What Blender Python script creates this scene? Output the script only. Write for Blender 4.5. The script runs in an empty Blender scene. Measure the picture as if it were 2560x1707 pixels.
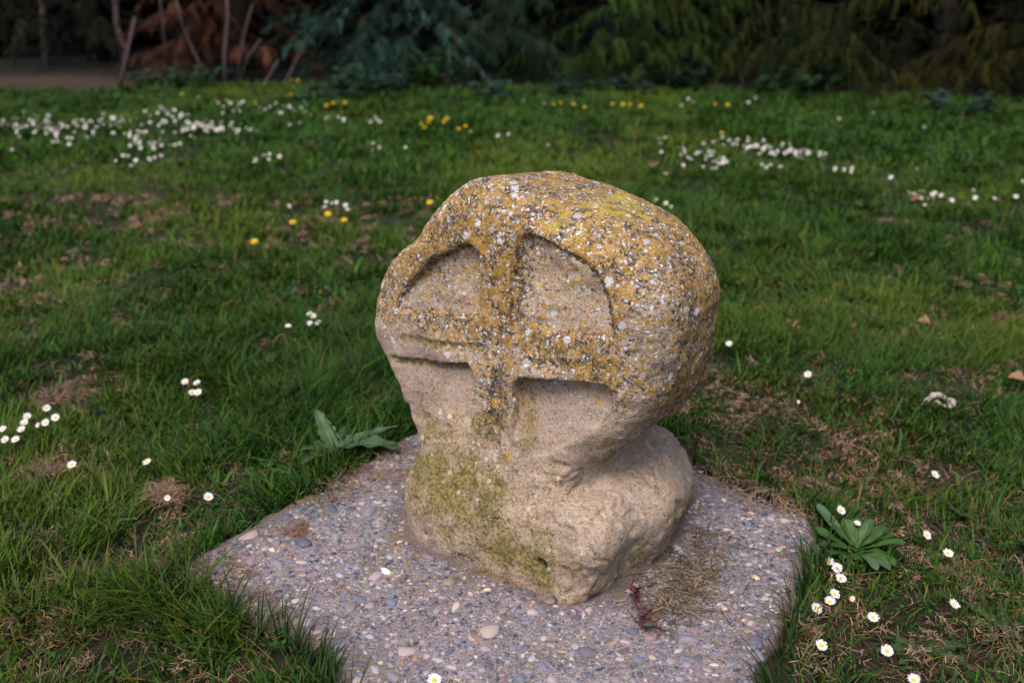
import bpy, bmesh, math, random
import numpy as np
from mathutils import Vector, Matrix

rng = np.random.default_rng(7)
random.seed(7)
SC = bpy.context.scene
COL = SC.collection

# ------------------------------------------------------------------ camera, sky, sun, exposure
CAM_H, PITCH = 1.0, math.radians(21.55)
cd = bpy.data.cameras.new('camera'); cam = bpy.data.objects.new('camera', cd); COL.objects.link(cam)
cam.location = (0, 0, CAM_H); cam.rotation_euler = (math.pi/2 - PITCH, 0, 0)
cd.lens = 35; cd.sensor_width = 36; cd.clip_start = 0.05; cd.clip_end = 300
cd.dof.use_dof = True; cd.dof.focus_distance = 1.52; cd.dof.aperture_fstop = 3.5
SC.camera = cam

SUN_EL, SUN_AZ = math.radians(60), math.radians(-158)   # azimuth measured from +Y towards +X
w = bpy.data.worlds.new('World'); SC.world = w; w.use_nodes = True
wn = w.node_tree.nodes; wl = w.node_tree.links
sky = wn.new('ShaderNodeTexSky'); sky.sky_type = 'NISHITA'; sky.sun_disc = False
sky.sun_elevation = SUN_EL; sky.sun_rotation = SUN_AZ
sky.air_density = 1.0; sky.dust_density = 4.0; sky.ozone_density = 1.0
bg = wn['Background']; bg.inputs['Strength'].default_value = 0.09
wl.new(sky.outputs[0], bg.inputs['Color'])
sd = bpy.data.lights.new('sun', 'SUN'); sun = bpy.data.objects.new('sun', sd); COL.objects.link(sun)
sd.energy = 1.5; sd.angle = math.radians(30); sd.color = (1.0, 0.93, 0.84)
_d = Vector((math.sin(SUN_AZ)*math.cos(SUN_EL), math.cos(SUN_AZ)*math.cos(SUN_EL), math.sin(SUN_EL)))
sun.rotation_euler = _d.to_track_quat('Z', 'Y').to_euler()
vs = SC.view_settings
vs.view_transform = 'Standard'; vs.look = 'None'; vs.gamma = 1.0; vs.use_curve_mapping = False
vs.exposure = 1.15

# ------------------------------------------------------------------ helpers
FPX, KPX = 2489.0, 2560/2352
_f = np.array([0, math.cos(PITCH), -math.sin(PITCH)]); _u = np.array([0, math.sin(PITCH), math.cos(PITCH)])
def ray(x, y):
    return _f + (x*KPX-1280)/FPX*np.array([1., 0, 0]) - (y*KPX-853.5)/FPX*_u
def at(x, y, z=0.0):                       # where the sight line meets the level z
    d = ray(x, y); t = (z-CAM_H)/d[2]; return np.array([0, 0, CAM_H]) + t*d
def atY(x, y, Y):
    d = ray(x, y); return np.array([0, 0, CAM_H]) + Y/d[1]*d

def tag(o, label=None, cat=None, group=None, kind=None):
    if label: o['label'] = label
    if cat: o['category'] = cat
    if group: o['group'] = group
    if kind: o['kind'] = kind
    return o
def empty(name, loc=(0, 0, 0), rot=(0, 0, 0)):
    o = bpy.data.objects.new(name, None); COL.objects.link(o)
    o.location = loc; o.rotation_euler = rot; o.empty_display_size = 0.05
    return o
def link(name, me, mat=None, parent=None, loc=None, rot=None):
    o = bpy.data.objects.new(name, me); COL.objects.link(o)
    if mat is not None and not me.materials: me.materials.append(mat)
    if parent: o.parent = parent
    if loc is not None: o.location = loc
    if rot is not None: o.rotation_euler = rot
    return o
def mesh(name, V, F, smooth=True, col=None, mi=None):
    """V (n,3); F list of tuples, or an int array (m,3) / (m,4), or a list of such arrays."""
    me = bpy.data.meshes.new(name)
    V = np.asarray(V, np.float32)
    Fs = F if isinstance(F, list) and len(F) and isinstance(F[0], np.ndarray) else None
    if Fs is None and isinstance(F, np.ndarray): Fs = [F]
    if Fs is None:
        me.from_pydata(V.tolist(), [], F)
    else:
        Fs = [np.asarray(a, np.int32) for a in Fs if len(a)]
        loops = np.concatenate([a.ravel() for a in Fs])
        sizes = np.concatenate([np.full(len(a), a.shape[1], np.int32) for a in Fs])
        me.vertices.add(len(V)); me.vertices.foreach_set('co', V.ravel())
        me.loops.add(len(loops)); me.loops.foreach_set('vertex_index', loops)
        me.polygons.add(len(sizes))
        st = np.zeros(len(sizes), np.int32); st[1:] = np.cumsum(sizes)[:-1]
        me.polygons.foreach_set('loop_start', st)
        me.update(calc_edges=True)
    if smooth: me.polygons.foreach_set('use_smooth', np.ones(len(me.polygons), bool))
    if mi is not None: me.polygons.foreach_set('material_index', np.asarray(mi, np.int32))
    if col is not None:
        for nm, c in (col.items() if isinstance(col, dict) else {'col': col}.items()):
            c = np.asarray(c, np.float32)
            if c.shape[1] == 3: c = np.hstack([c, np.ones((len(c), 1), np.float32)])
            a = me.attributes.new(nm, 'FLOAT_COLOR', 'POINT'); a.data.foreach_set('color', c.ravel())
    me.update()
    return me
def sstep(a, b, x):
    t = np.clip((x-a)/(b-a), 0, 1); return t*t*(3-2*t)
def _hash(ix, iy, iz, seed):
    h = (ix.astype(np.int64)*374761393 + iy.astype(np.int64)*668265263 + iz.astype(np.int64)*2147483647 + seed*974711) & 0xffffffff
    h = ((h ^ (h >> 13))*1274126177) & 0xffffffff
    h = (h ^ (h >> 16)) & 0xffff
    return h/65535.0
def vnoise(x, y, z=0.0, seed=0):           # smooth lattice noise, 0..1
    x = np.asarray(x, float); y = np.asarray(y, float); z = np.zeros_like(x) + z
    ix, iy, iz = np.floor(x), np.floor(y), np.floor(z)
    fx, fy, fz = x-ix, y-iy, z-iz
    fx, fy, fz = [q*q*(3-2*q) for q in (fx, fy, fz)]
    r = 0
    for dx in (0, 1):
        for dy in (0, 1):
            for dz in (0, 1):
                wgt = (fx if dx else 1-fx)*(fy if dy else 1-fy)*(fz if dz else 1-fz)
                r = r + wgt*_hash(ix+dx, iy+dy, iz+dz, seed)
    return r
def fbm(x, y, z=0.0, seed=0, o=3):
    r, a, s = 0, 1.0, 0
    for k in range(o):
        r = r + a*vnoise(np.asarray(x)*2**k, np.asarray(y)*2**k, np.asarray(z)*2**k, seed+k*17); s += a; a *= .5
    return r/s
def inpoly(x, y, poly):
    x = np.asarray(x); y = np.asarray(y); c = np.zeros(x.shape, bool); n = len(poly)
    for i in range(n):
        x0, y0 = poly[i]; x1, y1 = poly[i-1]
        if y0 == y1: continue
        c ^= ((y0 > y) != (y1 > y)) & (x < (x1-x0)*(y-y0)/(y1-y0)+x0)
    return c
def polydist(x, y, poly, closed=True):     # signed distance, negative inside
    d = np.full(np.broadcast(x, y).shape, 1e9); n = len(poly)
    for i in range(n if closed else n-1):
        ax, ay = poly[i]; bx, by = poly[(i+1) % n]
        ex, ey = bx-ax, by-ay
        t = np.clip(((x-ax)*ex+(y-ay)*ey)/(ex*ex+ey*ey+1e-12), 0, 1)
        d = np.minimum(d, np.hypot(x-ax-t*ex, y-ay-t*ey))
    return np.where(inpoly(x, y, poly), -d, d) if closed else d
def tube(path, rad, sides=6):
    path = np.asarray(path, float); rad = np.broadcast_to(rad, len(path))
    V, F = [], []; n = len(path)
    for i in range(n):
        t = path[min(i+1, n-1)]-path[max(i-1, 0)]; t = t/(np.linalg.norm(t)+1e-9)
        a = np.cross(t, [0.31, 0.95, 0.1]); a /= np.linalg.norm(a)+1e-9; b = np.cross(t, a)
        for k in range(sides):
            q = 2*math.pi*k/sides
            V.append(path[i]+rad[i]*(math.cos(q)*a+math.sin(q)*b))
    for i in range(n-1):
        for k in range(sides):
            k2 = (k+1) % sides
            F.append((i*sides+k, i*sides+k2, (i+1)*sides+k2, (i+1)*sides+k))
    F.append(tuple(range(sides))[::-1]); F.append(tuple((n-1)*sides+k for k in range(sides)))
    return V, F
def join(parts):
    V, F = [], []
    for v, f in parts:
        o = len(V); V.extend([tuple(p) for p in v]); F.extend([tuple(i+o for i in q) for q in f])
    return V, F

class NT:                                   # tiny node-tree builder
    def __init__(s, name):
        s.m = bpy.data.materials.new(name); s.m.use_nodes = True
        s.t = s.m.node_tree; s.b = s.t.nodes['Principled BSDF']; s.b.inputs['Specular IOR Level'].default_value = .3
    def n(s, typ, **kw):
        nd = s.t.nodes.new('ShaderNode'+typ)
        for k, v in kw.items():
            if k.startswith('_'): s.put(nd.inputs[int(k[1:])], v)
            elif hasattr(nd, k): setattr(nd, k, v)
            else: s.put(nd.inputs[k.replace('_', ' ')], v)
        return nd
    def put(s, sock, v):
        if isinstance(v, bpy.types.NodeSocket): s.t.links.new(v, sock)
        elif isinstance(v, bpy.types.Node): s.t.links.new(v.outputs[0], sock)
        else:
            if hasattr(sock.default_value, '__len__') and len(sock.default_value) == 4 and len(v) == 3: v = (*v, 1)
            sock.default_value = v
    def math(s, op, a, b=0.0, clamp=False):
        nd = s.t.nodes.new('ShaderNodeMath'); nd.operation = op; nd.use_clamp = clamp
        s.put(nd.inputs[0], a); s.put(nd.inputs[1], b); return nd.outputs[0]
    def mix(s, f, a, b, mode='MIX'):
        nd = s.t.nodes.new('ShaderNodeMix'); nd.data_type = 'RGBA'; nd.blend_type = mode
        s.put(nd.inputs[0], f); s.put(nd.inputs[6], a); s.put(nd.inputs[7], b); return nd.outputs[2]
    def step(s, x, lo, hi):
        nd = s.t.nodes.new('ShaderNodeMapRange'); nd.interpolation_type = 'SMOOTHSTEP'
        s.put(nd.inputs[0], x); s.put(nd.inputs[1], lo); s.put(nd.inputs[2], hi); return nd.outputs[0]
    def noise(s, co, scale, detail=3, rough=.55, dist=0.0):
        return s.n('TexNoise', Vector=co, Scale=scale, Detail=detail, Roughness=rough, Distortion=dist).outputs[0]
    def vor(s, co, scale, rnd=1.0):
        return s.n('TexVoronoi', Vector=co, Scale=scale, Randomness=rnd)
    def ramp(s, x, stops):
        nd = s.t.nodes.new('ShaderNodeValToRGB'); e = nd.color_ramp.elements
        while len(e) < len(stops): e.new(.5)
        for el, (p, c) in zip(e, stops): el.position = p; el.color = (*c, 1)
        s.put(nd.inputs[0], x); return nd.outputs[0]
    def out(s, col, rough=.8, bump=None, strength=.5, dist=.002):
        s.put(s.b.inputs['Base Color'], col); s.put(s.b.inputs['Roughness'], rough)
        if bump is not None:
            nd = s.n('Bump', Height=bump, Strength=strength, Distance=dist); s.t.links.new(nd.outputs[0], s.b.inputs['Normal'])
        return s.m

def attr_mat(name, rough=.55, trans=.25, var=.0, spec=.3):   # colour from the mesh, a little light through the leaf
    t = NT(name); a = t.n('Attribute', attribute_name='col'); c = a.outputs['Color']
    if var:
        o = t.n('TexCoord').outputs['Object']
        c = t.mix(1.0, c, t.ramp(t.noise(o, var, 3), [(.3, (.7, .7, .7)), (.7, (1.25, 1.25, 1.25))]), 'MULTIPLY')
    t.out(c, rough); t.b.inputs['Specular IOR Level'].default_value = spec
    if trans:
        tr = t.n('BsdfTranslucent', Color=c); mx = t.n('MixShader', Fac=trans)
        t.t.links.new(t.b.outputs[0], mx.inputs[1]); t.t.links.new(tr.outputs[0], mx.inputs[2])
        t.t.links.new(mx.outputs[0], t.t.nodes['Material Output'].inputs[0])
    return t.m
def leaf_mat(name, c0, c1, scale=60, rough=.5, trans=.2, rnd=True):
    t = NT(name); o = t.n('TexCoord').outputs['Object']
    c = t.mix(t.noise(o, scale, 3), c0, c1)
    if rnd:
        r = t.n('ObjectInfo').outputs['Random']
        c = t.mix(1.0, c, t.ramp(r, [(0, (.8, .8, .8)), (1, (1.2, 1.2, 1.2))]), 'MULTIPLY')
        c = t.mix(t.math('MULTIPLY', t.step(t.n('Attribute', attribute_name='vein').outputs['Fac'], .1, .9), .75), c, (.14, .19, .10))
    t.out(c, rough)
    if trans:
        tr = t.n('BsdfTranslucent', Color=c); mx = t.n('MixShader', Fac=trans)
        t.t.links.new(t.b.outputs[0], mx.inputs[1]); t.t.links.new(tr.outputs[0], mx.inputs[2])
        t.t.links.new(mx.outputs[0], t.t.nodes['Material Output'].inputs[0])
    return t.m

# ------------------------------------------------------------------ lie of the land
SLAB_Z = 0.05
SLAB = [(-.556, 1.392), (-.45, 1.308), (-.327, 1.240), (-.262, 1.16), (-.228, 1.105), (-.16, .99), (-.05, .86), (.06, .80), (.20, .86), (.30, 1.0),
        (.348, 1.113), (.411, 1.246), (.478, 1.395), (.535, 1.49), (.552, 1.555), (.50, 1.60), (.366, 1.746), (.16, 1.96), (-.02, 2.14), (-.07, 2.13),
        (-.214, 1.895), (-.37, 1.63)]
# patches on the lawn: display px centre, radius in m, amount
DRY = [(at(x, y)[:2], r, a) for x, y, r, a in [
    (1750, 960, .22, .9), (1650, 900, .15, .6), (1900, 1040, .25, .8), (2050, 1130, .22, .8), (2200, 1200, .3, .6), (1700, 1060, .14, .8), (1850, 1130, .1, .9),
    (2250, 1320, .25, .7), (2000, 1480, .22, .8), (1860, 1500, .14, .8), (2250, 1500, .25, .7), (1850, 1330, .1, .6),
    (170, 905, .1, .8), (110, 1080, .08, .8), (380, 1150, .09, .9), (385, 1300, .07, .9), (60, 1480, .18, .6), (700, 1500, .14, .6), (600, 1560, .15, .5),
    (300, 440, .9, .45), (800, 560, .7, .25), (120, 640, .6, .35), (1450, 370, .6, .2), (2350, 800, .5, .3), (600, 700, .4, .2)]]
TALL = [(at(x, y)[:2], r, a) for x, y, r, a in [
    (820, 850, .45, 1.), (640, 820, .4, .8), (700, 930, .25, .9), (250, 1450, .2, .8), (420, 1430, .12, .9), (1750, 560, .6, .6), (1720, 640, .4, .5),
    (560, 1180, .2, .5), (500, 1000, .3, .5), (2000, 700, .5, .4), (350, 200, .5, .6), (900, 240, 1.0, .5), (700, 1480, .08, .9)]]
def patch(x, y, L):
    r = np.zeros_like(x)
    for (cx, cy), rad, a in L:
        r = np.maximum(r, a*np.exp(-(((x-cx)**2+(y-cy)**2)/(rad*rad))))
    return r
def hedge_y(x):                             # where the lawn ends under the trees
    return np.interp(x, [-9, -5, -3.2, -2.3, -1.2, 0, 1.4, 2.6, 4, 9], [8.6, 7.9, 7.5, 7.9, 7.8, 7.7, 7.7, 7.4, 7.0, 6.6])
def ground_z(x, y):
    d = polydist(x, y, SLAB)
    z = .02*(fbm(x*1.3, y*1.3, seed=3)-.5) + .014*(fbm(x*6, y*6, seed=5)-.5) + .034*np.exp(-np.maximum(d, 0)/.10)
    z = np.where(d < -.012, np.minimum(z, .0), z)
    return z

def build_ground():
    xs = np.unique(np.round(np.concatenate([np.arange(-1.6, 1.6, .03), np.arange(-6, 6.01, .15), np.array([-150, -80, -40, -20, -12, -8, 8, 12, 20, 40, 80, 150])]), 4))
    ys = np.unique(np.round(np.concatenate([np.arange(.4, 3, .03), np.arange(3, 10, .15), np.array([-150, -60, -20, -8, -3, -1, 0, 10.5, 12, 15, 20, 30, 60, 150])]), 4))
    X, Y = np.meshgrid(xs, ys)
    Z = ground_z(X.ravel(), Y.ravel()); V = np.column_stack([X.ravel(), Y.ravel(), Z])
    nx = len(xs); i = np.arange(len(ys)-1)[:, None]*nx + np.arange(nx-1)[None]
    i = i.ravel(); F = np.column_stack([i, i+1, i+1+nx, i+nx])
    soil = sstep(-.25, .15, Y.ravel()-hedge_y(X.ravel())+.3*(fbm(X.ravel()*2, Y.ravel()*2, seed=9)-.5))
    dry = patch(X.ravel(), Y.ravel(), DRY)
    tan = sstep(.25, .6, patch(X.ravel(), Y.ravel(), [((-3.9, 7.6), 1.1, 1.0), (at(2020, 232)[:2], .5, .9), (at(1580, 212)[:2], .4, .8)]))
    me = mesh('ground', V, F, col=np.column_stack([soil, dry, tan]))
    t = NT('lawn_soil'); o = t.n('TexCoord').outputs['Object']; a = t.n('Attribute', attribute_name='col')
    s = t.n('SeparateColor', Color=a.outputs['Color']).outputs
    g = t.ramp(t.noise(o, 25, 6, .7), [(.3, (.004, .007, .002)), (.55, (.011, .017, .005)), (.75, (.026, .021, .010))])
    g = t.mix(s[1], g, t.ramp(t.noise(o, 60, 5, .7), [(.3, (.010, .006, .004)), (.6, (.035, .021, .013)), (.75, (.09, .052, .033))]))
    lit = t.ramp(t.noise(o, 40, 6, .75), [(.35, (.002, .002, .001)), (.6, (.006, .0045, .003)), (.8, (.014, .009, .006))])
    tanc = t.ramp(t.noise(o, 30, 6, .7), [(.3, (.018, .012, .008)), (.7, (.055, .036, .024))])
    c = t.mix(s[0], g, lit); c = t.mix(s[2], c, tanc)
    m = t.out(c, .95, t.noise(o, 120, 5, .7), .8, .01)
    tag(link('ground', me, m), 'lawn soil with dark needle litter under the trees', kind='structure')
build_ground()

# ------------------------------------------------------------------ the stele
YAW = math.radians(38)
P0 = Vector((0.03, 1.42, SLAB_Z))
# local axes: x = along the carved face (to its right), y = outwards from the face, z up
HEAD = [(.213, .462), (.196, .501), (.151, .541), (.093, .575), (.035, .588), (-.03, .602), (-.09, .616), (-.148, .617), (-.200, .581), (-.240, .540),
        (-.268, .500), (-.318, .466), (-.352, .415), (-.364, .36), (-.352, .30), (-.304, .25), (-.262, .20), (-.212, .16), (-.16, .13), (-.05, .12), (.05, .14),
        (.112, .20), (.168, .262), (.203, .33), (.211, .40)]
def smooth_poly(P, it=2):
    P = [np.array(p) for p in P]
    for _ in range(it):
        Q = []
        for i in range(len(P)):
            a, b = P[i], P[(i+1) % len(P)]
            Q += [.75*a+.25*b, .25*a+.75*b]
        P = Q
    return [tuple(p) for p in P]
HEAD_S = smooth_poly(HEAD, 1)
POCKETS = {'ul': [(-.292, .380), (-.262, .426), (-.212, .476), (-.142, .512), (-.126, .505), (-.119, .44), (-.116, .405), (-.2, .392)],
           'ur': [(-.046, .418), (-.048, .532), (-.022, .545), (.022, .535), (.077, .520), (.106, .498), (.130, .445), (.132, .425), (.04, .414)],
           'll': [(-.30, .287), (-.205, .302), (-.125, .317), (-.113, .300), (-.105, .25), (-.12, .20), (-.22, .17), (-.28, .22)],
           'lr': [(-.028, .314), (-.018, .325), (.041, .333), (.097, .341), (.131, .345), (.137, .337), (.135, .31), (.112, .272), (.04, .22), (-.012, .20), (-.022, .25)]}
SLOT1 = [(-.278, .328), (-.2, .336), (-.12, .349), (-.087, .356)]
SLOT2 = [(-.01, .352), (.05, .362), (.10, .372), (.15, .378)]
def smin(a, b, k):
    h = np.clip(.5+.5*(b-a)/k, 0, 1); return b*(1-h)+a*h-k*h*(1-h)
def smax(a, b, k): return -smin(-a, -b, k)
def face_b(z): return np.interp(z, [-.05, 0, .08, .18, .28, .40, .55, .7], [.072, .078, .070, .037, .014, .0, -.012, -.03])
def rbox(x, y, z, c, h, r):
    q = [np.abs(v-cc)-hh+r for v, cc, hh in zip((x, y, z), c, h)]
    return np.sqrt(sum(np.maximum(k, 0)**2 for k in q))+np.minimum(np.maximum(np.maximum(q[0], q[1]), q[2]), 0)-r
_cache = {}
def stele_sdf(x, y, z, grid=False):
    # 2-D fields on (x, z); on the grid they are computed once per column
    fb = face_b(z)
    def two(fn): return fn(x, z)
    if grid:
        X2, Z2 = x[:, 0, :], z[:, 0, :]
        two = lambda fn: fn(X2, Z2)[:, None, :]
    d2 = two(lambda a, c: polydist(a, c, HEAD_S))
    hT = .150 + .012*np.sin(z*9+.5); bc = fb-hT
    rf = .044+.060*sstep(-.20, .08, x)
    q1, q2 = d2+rf, np.abs(y-bc)-hT+rf
    # rim bulges between the two faces
    head = np.hypot(np.maximum(q1, 0), np.maximum(q2, 0))+np.minimum(np.maximum(q1, q2), 0)-rf
    # neck and foot
    xr = x+.06*np.clip((.2-z), 0, .2)*0
    neck = rbox(x, y, z, (-.072, -.115, .15), (.140, .155, .2), .06)
    x0 = x; low = np.clip(.11-z, 0, .13); x = x+.25*low*sstep(0, .12, x)-.45*low*sstep(-.1, -.22, x)
    foot = rbox(x, y, z+.32*np.maximum(0, -.10-x), (-.055, -.09, .03), (.236, .172, .125), .075)
    # the far right shoulder rises and sticks out, the left one stays low
    ca, sa = math.cos(.22), math.sin(.22)
    xs_, ys_ = (x-.05)*ca-(y+.17)*sa, (x-.05)*sa+(y+.17)*ca
    should = rbox(xs_, ys_, z+.25*(x-.1), (.022, -.005, .018), (.114, .150, .135), .07)
    foot = smin(foot, should, .03)
    x = x0
    front = np.maximum(np.maximum(np.abs(x+.070)-.158+.15*np.abs(z-.2), y-fb), np.maximum(-y-.2, np.maximum(z-.34, -z-.05)))
    body = smin(neck, foot, .05); body = smin(body, front+.012, .04)
    d = smin(head, body, .035)
    d = smax(d, y-fb-.002, .03)
    d = smax(d, .02*x-.22*y+.97*z-.630, .05)          # the crown slopes down towards the back
    # right flank: flat hollow facet under the groove
    # carving
    for k, P in POCKETS.items():
        pd = two(lambda a, c, P=P: polydist(a, c, P))
        if k == 'ul': dep = .008+.016*sstep(.37, .47, z+.18*(-.13-x))
        elif k == 'ur': dep = .009+.017*sstep(.40, .50, z+.12*np.abs(x-.04))
        elif k == 'll': dep = .003+.012*sstep(.18, .30, z)
        else: dep = .005+.030*sstep(.20, .325, z+.5*np.maximum(0, .03-x)-.2*np.maximum(0, x-.06))
        cut = np.maximum(pd-.002, (fb-dep)-y)
        d = smax(d, -cut, .012 if k[0] == 'u' else .006)
    for P, wd, dp in ((SLOT1, .0035, .009), (SLOT2, .0035, .008), ([(-.046, .40), (-.047, .545), (-.052, .565)], .005, .020), ([(-.095, .44), (-.1, .56)], .006, .006),
                      ([(-.063, .36), (-.060, .21), (-.05, .16)], .010, .008)):
        pd = two(lambda a, c, P=P: polydist(a, c, P, False))
        d = smax(d, -np.maximum(pd-wd, (fb-dp)-y), .008)
    # pits
    for c, r in (((.075, .060, .055), .009), ((.088, -.008, .545), .014), ((-.165, .06, .015), .007)):
        d = smax(d, r-np.sqrt((x-c[0])**2+((y-c[1])*.6)**2+(z-c[2])**2), .006)
    # broken facets low on the block
    for (nx_, ny_, nz_), off, kk in (((.80, .28, -.53), .128, .008), ((.72, -.42, .55), .268, .010), ((.42, .66, .62), .236, .014), ((.30, .92, -.25), .104, .010)):
        d = smax(d, np.where(z < .24, nx_*x+ny_*y+nz_*z-off, -1.0), kk)
    return d
def build_stele():
    h = .0036
    ax = np.arange(-.40, .27, h); ay = np.arange(-.36, .12, h); az = np.arange(-.04, .68, h)
    X, Y, Z = np.meshgrid(ax, ay, az, indexing='ij')
    D = stele_sdf(X, Y, Z, True).astype(np.float32)
    # surface nets
    S = D < 0
    nx, ny, nz = D.shape
    cnt = np.zeros((nx-1, ny-1, nz-1), np.int8)
    for i in (0, 1):
        for j in (0, 1):
            for k in (0, 1):
                cnt += S[i:nx-1+i, j:ny-1+j, k:nz-1+k]
    act = (cnt > 0) & (cnt < 8)
    idx = np.full(act.shape, -1, np.int32); ii = np.argwhere(act); idx[act] = np.arange(len(ii))
    acc = np.zeros((len(ii), 3)); num = np.zeros(len(ii))
    cor = [(i, j, k) for i in (0, 1) for j in (0, 1) for k in (0, 1)]
    for p in cor:
        for ax_ in range(3):
            if p[ax_]: continue
            q = list(p); q[ax_] = 1
            d0 = D[ii[:, 0]+p[0], ii[:, 1]+p[1], ii[:, 2]+p[2]]; d1 = D[ii[:, 0]+q[0], ii[:, 1]+q[1], ii[:, 2]+q[2]]
            cr = (d0 < 0) != (d1 < 0); t = np.where(cr, d0/(d0-d1+1e-12), 0)
            pos = np.tile(np.array(p, float), (len(ii), 1)); pos[:, ax_] += t
            acc[cr] += pos[cr]; num[cr] += 1
    V = (ii+acc/num[:, None])*h+np.array([ax[0], ay[0], az[0]])
    F = []
    for a in range(3):
        b, c = (a+1) % 3, (a+2) % 3
        sl0 = [slice(None)]*3; sl1 = [slice(None)]*3
        sl0[a] = slice(0, -1); sl1[a] = slice(1, None)
        s0, s1 = S[tuple(sl0)], S[tuple(sl1)]
        E = np.argwhere(s0 != s1)
        ok = (E[:, b] > 0) & (E[:, c] > 0) & (E[:, b] < D.shape[b]-1) & (E[:, c] < D.shape[c]-1); E = E[ok]
        fl = s0[tuple(E.T)]
        def cell(db, dc):
            q = E.copy(); q[:, b] -= db; q[:, c] -= dc; return idx[tuple(q.T)]
        Q = np.column_stack([cell(1, 1), cell(0, 1), cell(0, 0), cell(1, 0)])
        Q[~fl] = Q[~fl][:, ::-1]; F.append(Q)
    F = np.concatenate(F)
    # weathering: slow lumps, then grain
    e = .002
    def grad(P):
        x, y, z = P.T
        g = np.column_stack([stele_sdf(x+e, y, z)-stele_sdf(x-e, y, z), stele_sdf(x, y+e, z)-stele_sdf(x, y-e, z), stele_sdf(x, y, z+e)-stele_sdf(x, y, z-e)])
        return g/(np.linalg.norm(g, axis=1, keepdims=True)+1e-9)
    G = grad(V); x, y, z = V.T
    d = (fbm(x*9, y*9, z*9, 11, 2)-.5)*.013*(1-.7*sstep(.47, .56, z)) + (fbm(x*30, y*30, z*30, 21, 2)-.5)*.0085 + (fbm(x*110, y*110, z*110, 31, 3)-.5)*.0045
    d = d-.006*sstep(.60, .70, fbm(x*34, y*34, z*34, 61, 2))*sstep(.27, .20, z)+.004*sstep(.62, .74, fbm(x*26, y*26, z*26, 71, 2))*sstep(.27, .20, z)
    d = d-.0045*sstep(.10, .0, np.abs(fbm(x*11, y*11, z*17, 81, 3)-.5)*4)*sstep(.30, .2, z)*sstep(.0, .06, x)
    d *= np.where((z < .25) & (x > .08), .8, 1.0)
    fl = sum(sstep(.002, -.012, polydist(x, z, POCKETS[k]))*sstep(-.05, -.02, y-face_b(z)) for k in ('ul', 'ur'))
    d = d+fl*((fbm(x*40, y*40, z*40, 91, 3)-.5)*.012)
    V = V+G*d[:, None]
    # ---- where growths sit (local metres)
    def blob(cx, cz, rx, rz, w=1.0): return w*np.exp(-(((x-cx)/rx)**2+((z-cz)/rz)**2))
    front = sstep(-.11, -.015, y-face_b(z)+.05*(fbm(x*25, y*25, z*25, 43)-.5)); side = 1-front
    pk = {k: polydist(x, z, P) for k, P in POCKETS.items()}
    inn = {k: sstep(.004, -.006, v)*sstep(-.045, -.02, y-face_b(z)) for k, v in pk.items()}
    L = sstep(.28, .40, z+.25*np.maximum(0, x-.02)*1.0+.05*(fbm(x*14, y*14, z*14, 41)-.5)*2)
    L = np.maximum(L, side*sstep(.20, .34, z)*sstep(.0, .06, x+.03))
    L = np.maximum(L, blob(-.065, .31, .05, .09, .75)*front)
    L *= 1-.62*np.maximum(inn['ul'], inn['ur']); L *= 1-.93*np.maximum(inn['ll'], inn['lr'])
    L *= 1-.6*blob(.19, .42, .045, .10)*sstep(-.16, -.03, y-face_b(z))
    L *= 1-.75*blob(-.21, .315, .085, .018)
    M = np.maximum.reduce([blob(-.13, .12, .17, .11, 1.), blob(.02, .06, .14, .075, .95), blob(-.07, .22, .05, .08, .85), blob(-.0, .25, .03, .08, .7),
                           blob(.12, .0, .08, .03, .8), blob(-.06, .005, .16, .03, .5), blob(.05, .17, .06, .03, .5)])*(.8+.2*front)
    M = np.maximum(M, side*sstep(.16, .03, z)*sstep(.1, .14, x)*.6)
    M = np.maximum(M, side*np.exp(-((z-.20-.35*(-.0-y)*.3)/.03)**2)*sstep(.05, .1, x)*.75)
    for P in (SLOT1, SLOT2, [(-.30, .283), (-.205, .298), (-.125, .313)]):
        M = np.maximum(M, .95*np.exp(-(polydist(x, z, P, False)/.008)**2)*front)
    M *= 1-.5*sstep(.05, .2, y*0-.0)*0
    Dk = np.maximum.reduce([blob(-.06, .46, .045, .13, .85), blob(-.06, .29, .04, .08, .75), blob(.09, .55, .05, .03, .8), blob(-.22, .46, .07, .06, .45),
                            blob(.03, .56, .1, .03, .4), blob(-.04, .10, .05, .04, .4), blob(-.10, .54, .1, .05, .4)])*front
    Dk = np.maximum(Dk, side*.25*sstep(.2, .4, z))
    Dk = np.maximum(Dk, 1.0*front*np.exp(-(polydist(x, z, [(-.047, .40), (-.049, .545)], False)/.007)**2))
    for k in ('ul', 'ur'):
        Dk = np.maximum(Dk, .85*np.exp(-((pk[k]-.004)/.010)**2)*sstep(.42, .47, z+.1*np.abs(x+.1))*front)
    rim = side*sstep(.18, .30, z)
    top = sstep(.50, .60, z)
    W = np.clip(.35*L+.45*top+.5*blob(-.29, .43, .05, .08)+.4*blob(-.03, .34, .09, .04)+.3*blob(.17, .45, .05, .08), 0, 1)
    W = W*(1-.45*rim); L = np.maximum(L, .95*rim*sstep(-.05, .04, x)); Dk = Dk*(1-.4*rim)
    mauve = np.maximum(blob(-.20, .315, .08, .016, 1.)*front, .6*blob(-.22, .23, .07, .06)*front+.4*inn['lr'])
    Yl = np.clip(.62*blob(.02, .60, .12, .05)+.75*blob(-.2, .575, .04, .03)+.7*blob(.07, .57, .08, .03)+.9*np.exp(-(((x-.18)/.03)**2+((z-.53)/.03)**2+((y+.2)/.04)**2)), 0, 1)
    me = mesh('stele', V, F, col={'grow': np.column_stack([L, M, Dk, rim]), 'tone': np.column_stack([W, mauve, Yl, top])})
    # ---- material
    t = NT('lichen_sandstone'); o = t.n('TexCoord').outputs['Object']
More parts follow.
